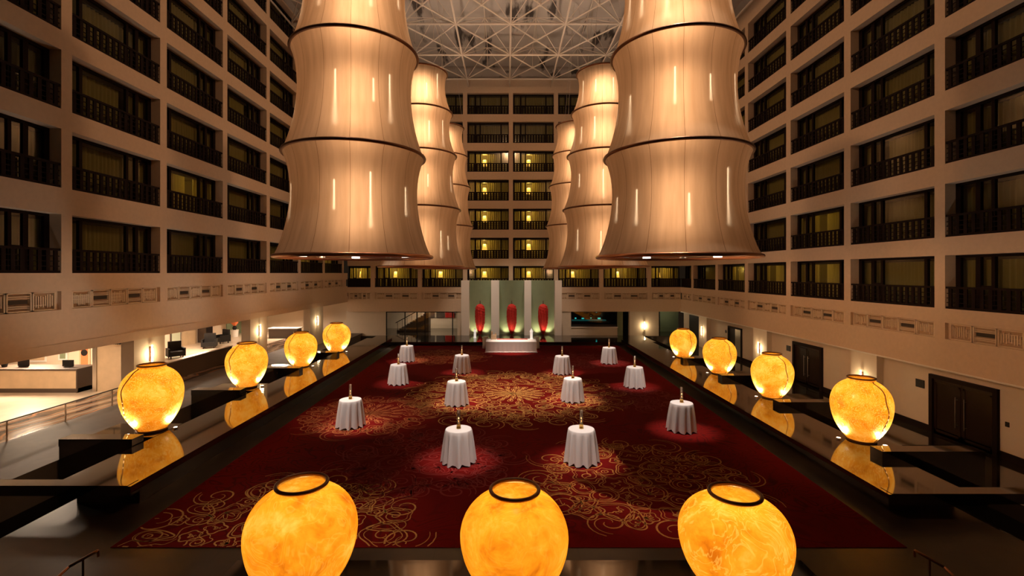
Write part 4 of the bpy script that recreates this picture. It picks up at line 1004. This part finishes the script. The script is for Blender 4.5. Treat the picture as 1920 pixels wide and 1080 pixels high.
for i in range(12): b_.lathe([(0.035, -0.82), (0.035, -0.72)], 8, (-0.42+0.1*i, 0, 0))
b_.build('bar', M['charcoal'], pn)
ar = thing('arched_mirror', 'pale arched mirror on the lobby side wall', 'mirror', (-26.68, 38.95, LZ))
def arch(w_, h_, d0, d1, n=12):
    m_ = MB(); pts = [(-w_, 0), (w_, 0)] + [(w_*math.cos(PI*i/n), h_+w_*math.sin(PI*i/n)) for i in range(n+1)]
    k_ = len(m_.v); m_.v += [(d0, u, z) for u, z in pts] + [(d1, u, z) for u, z in pts]; N_ = len(pts)
    m_.face([k_+i for i in range(N_)]); m_.face([k_+N_+i for i in range(N_)][::-1])
    for i in range(N_): m_.face([k_+i, k_+(i+1) % N_, k_+N_+(i+1) % N_, k_+N_+i])
    return m_
arch(0.62, 1.75, 0, 0.05).build('frame', M['umber'], ar); arch(0.5, 1.75, 0.05, 0.07).build('glass', mat('mirror_pale', (0.55, 0.60, 0.45), 0.3), ar)
for i, (x, y, rz) in enumerate(((-23.8, 38.7, 0.4), (-24.4, 41.4, -0.5), (-23.4, 34.2, 0.8))):
    ch = thing('armchair', ['large charcoal armchair before the dark cabinet in the lobby', 'charcoal armchair nearest the green panel in the lobby', 'charcoal armchair in front of the arched mirror in the lobby'][i], 'armchair', (x, y, LZ), rz, 'lobby armchairs')
    MB().box(-0.4, 0.4, -0.4, 0.4, 0.15, 0.48).build('seat', M['charcoal'], ch); MB().box(-0.4, 0.4, 0.3, 0.48, 0.45, 1.15).build('backrest', M['charcoal'], ch)
    for sx in (-1, 1): MB().box(sx*0.40, sx*0.52, -0.4, 0.48, 0.15, 0.70).build('armrest', M['charcoal'], ch)
    for sx in (-1, 1):
        for sy in (-1, 1): MB().box(sx*0.36-0.03, sx*0.36+0.03, sy*0.34-0.03, sy*0.34+0.03, 0.0, 0.15).build('leg', M['wood'], ch)
tag(MB().box(-26.695, -26.62, 46.0, 48.9, LZ, 3.0).build('niche_panel', M['green']), 'green panel behind the orange flowers in the lobby', 'panel')
fl = thing('flower_vase', 'white vase of tall orange flowers before the green panel', 'vase', (-25.6, 45.5, LZ))
MB().lathe([(0.30, 0), (0.34, 0.6), (0.36, 0.62), (0.36, 0.66)], 20).build('pedestal', M['white'], fl); MB().lathe([(0.12, 0.66), (0.2, 0.85), (0.1, 1.05)], 20).build('vase', M['charcoal'], fl, True)
MB().lathe([(0.1, 1.05), (0.3, 1.3), (0.34, 1.8), (0.25, 2.2), (0.05, 2.4)], 20, mod=lambda t, z: 1+0.12*math.sin(7*t+z*6)).build('blooms', M['orange'], fl, True)
tag(MB().box(-26.69, -26.6, 39.75, 41.45, LZ, 3.2).build('wall_panel', M['panelwood']), 'blond wood panel on the lobby side wall between mirror and cabinet', 'panel')
cp = thing('dark_cabinet', 'dark cabinet against the lobby side wall', 'cabinet', (-26.3, 42.2, LZ)); MB().box(-0.35, 0.35, -0.5, 0.5, 0, 2.0).build('body', M['umber'], cp); MB().box(0.35, 0.37, -0.45, 0.45, 0.1, 1.9).build('door', M['wood'], cp)
ct = thing('lobby_counter', 'low white topped counter beyond the middle lobby column', 'counter', (-20.6, 45.0, LZ))
MB().box(-1.3, 1.3, -0.5, 0.5, 0, 0.85).build('body', M['umber'], ct); MB().box(-1.4, 1.4, -0.6, 0.6, 0.85, 0.92).build('top', M['white'], ct)
tag(MB().hexa([(-23.5, 46.5, 2.4), (-19.6, 46.5, 2.9), (-19.6, 49.99, 2.9), (-23.5, 49.99, 2.4), (-23.5, 46.5, 3.485), (-19.6, 46.5, 3.485), (-19.6, 49.99, 3.485), (-23.5, 49.99, 3.485)]).build('stair_soffit', M['panelwood']), 'sloping blond underside of a stair at the end of the lobby', 'soffit')
for (x, y, e_) in ((-25, 25.5, 900), (-19.4, 21.5, 120), (-23.5, 36.5, 420), (-21, 45, 400), (-23.0, 18.0, 420)):
    tag(MB().box(x-0.6, x+0.6, y-0.6, y+0.6, FASL+0.12, FASL+0.15).build('ceiling_light', M['bulb']), None, 'ceiling light') ['label'] = 'square ceiling light of the lobby, %s' % {25.5: 'above the reception desk', 21.5: 'above the blond partition', 36.5: 'above the armchairs', 45: 'above the low counter', 18.0: 'above the bright beige floor'}[y]
    light('AREA', 'lobby_light', (x, y, FASL+0.10), e_, SOFT, 1.2, (x, y, 0))
# glass balustrade beside the grey aisle
gb = thing('glass_balustrade', 'long glass balustrade with a slim rail between the lobby and the grey aisle', 'balustrade', (-17.8, 8.0, LZ))
MB().box(-0.01, 0.01, 0, 16.2, 0.06, 0.72).build('glass_panel', M['clear'], gb); MB().box(-0.03, 0.03, 0, 16.4, 0.72, 0.75).build('handrail', M['charcoal'], gb)
for i in range(8): MB().box(-0.02, 0.02, 2.3*i, 2.3*i+0.035, 0, 0.72).build('post', M['steel'], gb)

# ------------------------------------------------------------------ stair handrails at the front corners
for px, nm, sx in ((184, 'left', -1), (1715, 'right', 1)):
    y = 9.3; x = (px-VX)*y/F; z = CH-(1032-VY)*y/F
    r = thing('stair_handrail', 'short bronze stair handrail at the front %s corner' % nm, 'handrail', (x, y, 0))
    MB().path([(0, 0, z), (sx*0.42, -0.15, z-0.22), (sx*0.75, -0.55, z-0.62), (sx*0.75, -0.9, z-1.0)], 0.026, 10).build('rail', M['copper'], r, True)
    MB().bar((sx*0.22, -0.08, -0.012), (sx*0.22, -0.08, z-0.13), 0.018, 8).build('post', M['bronze'], r)
    MB().bar((0, 0, z), (0, 0, z-0.12), 0.02, 8).build('end_cap', M['copper'], r)
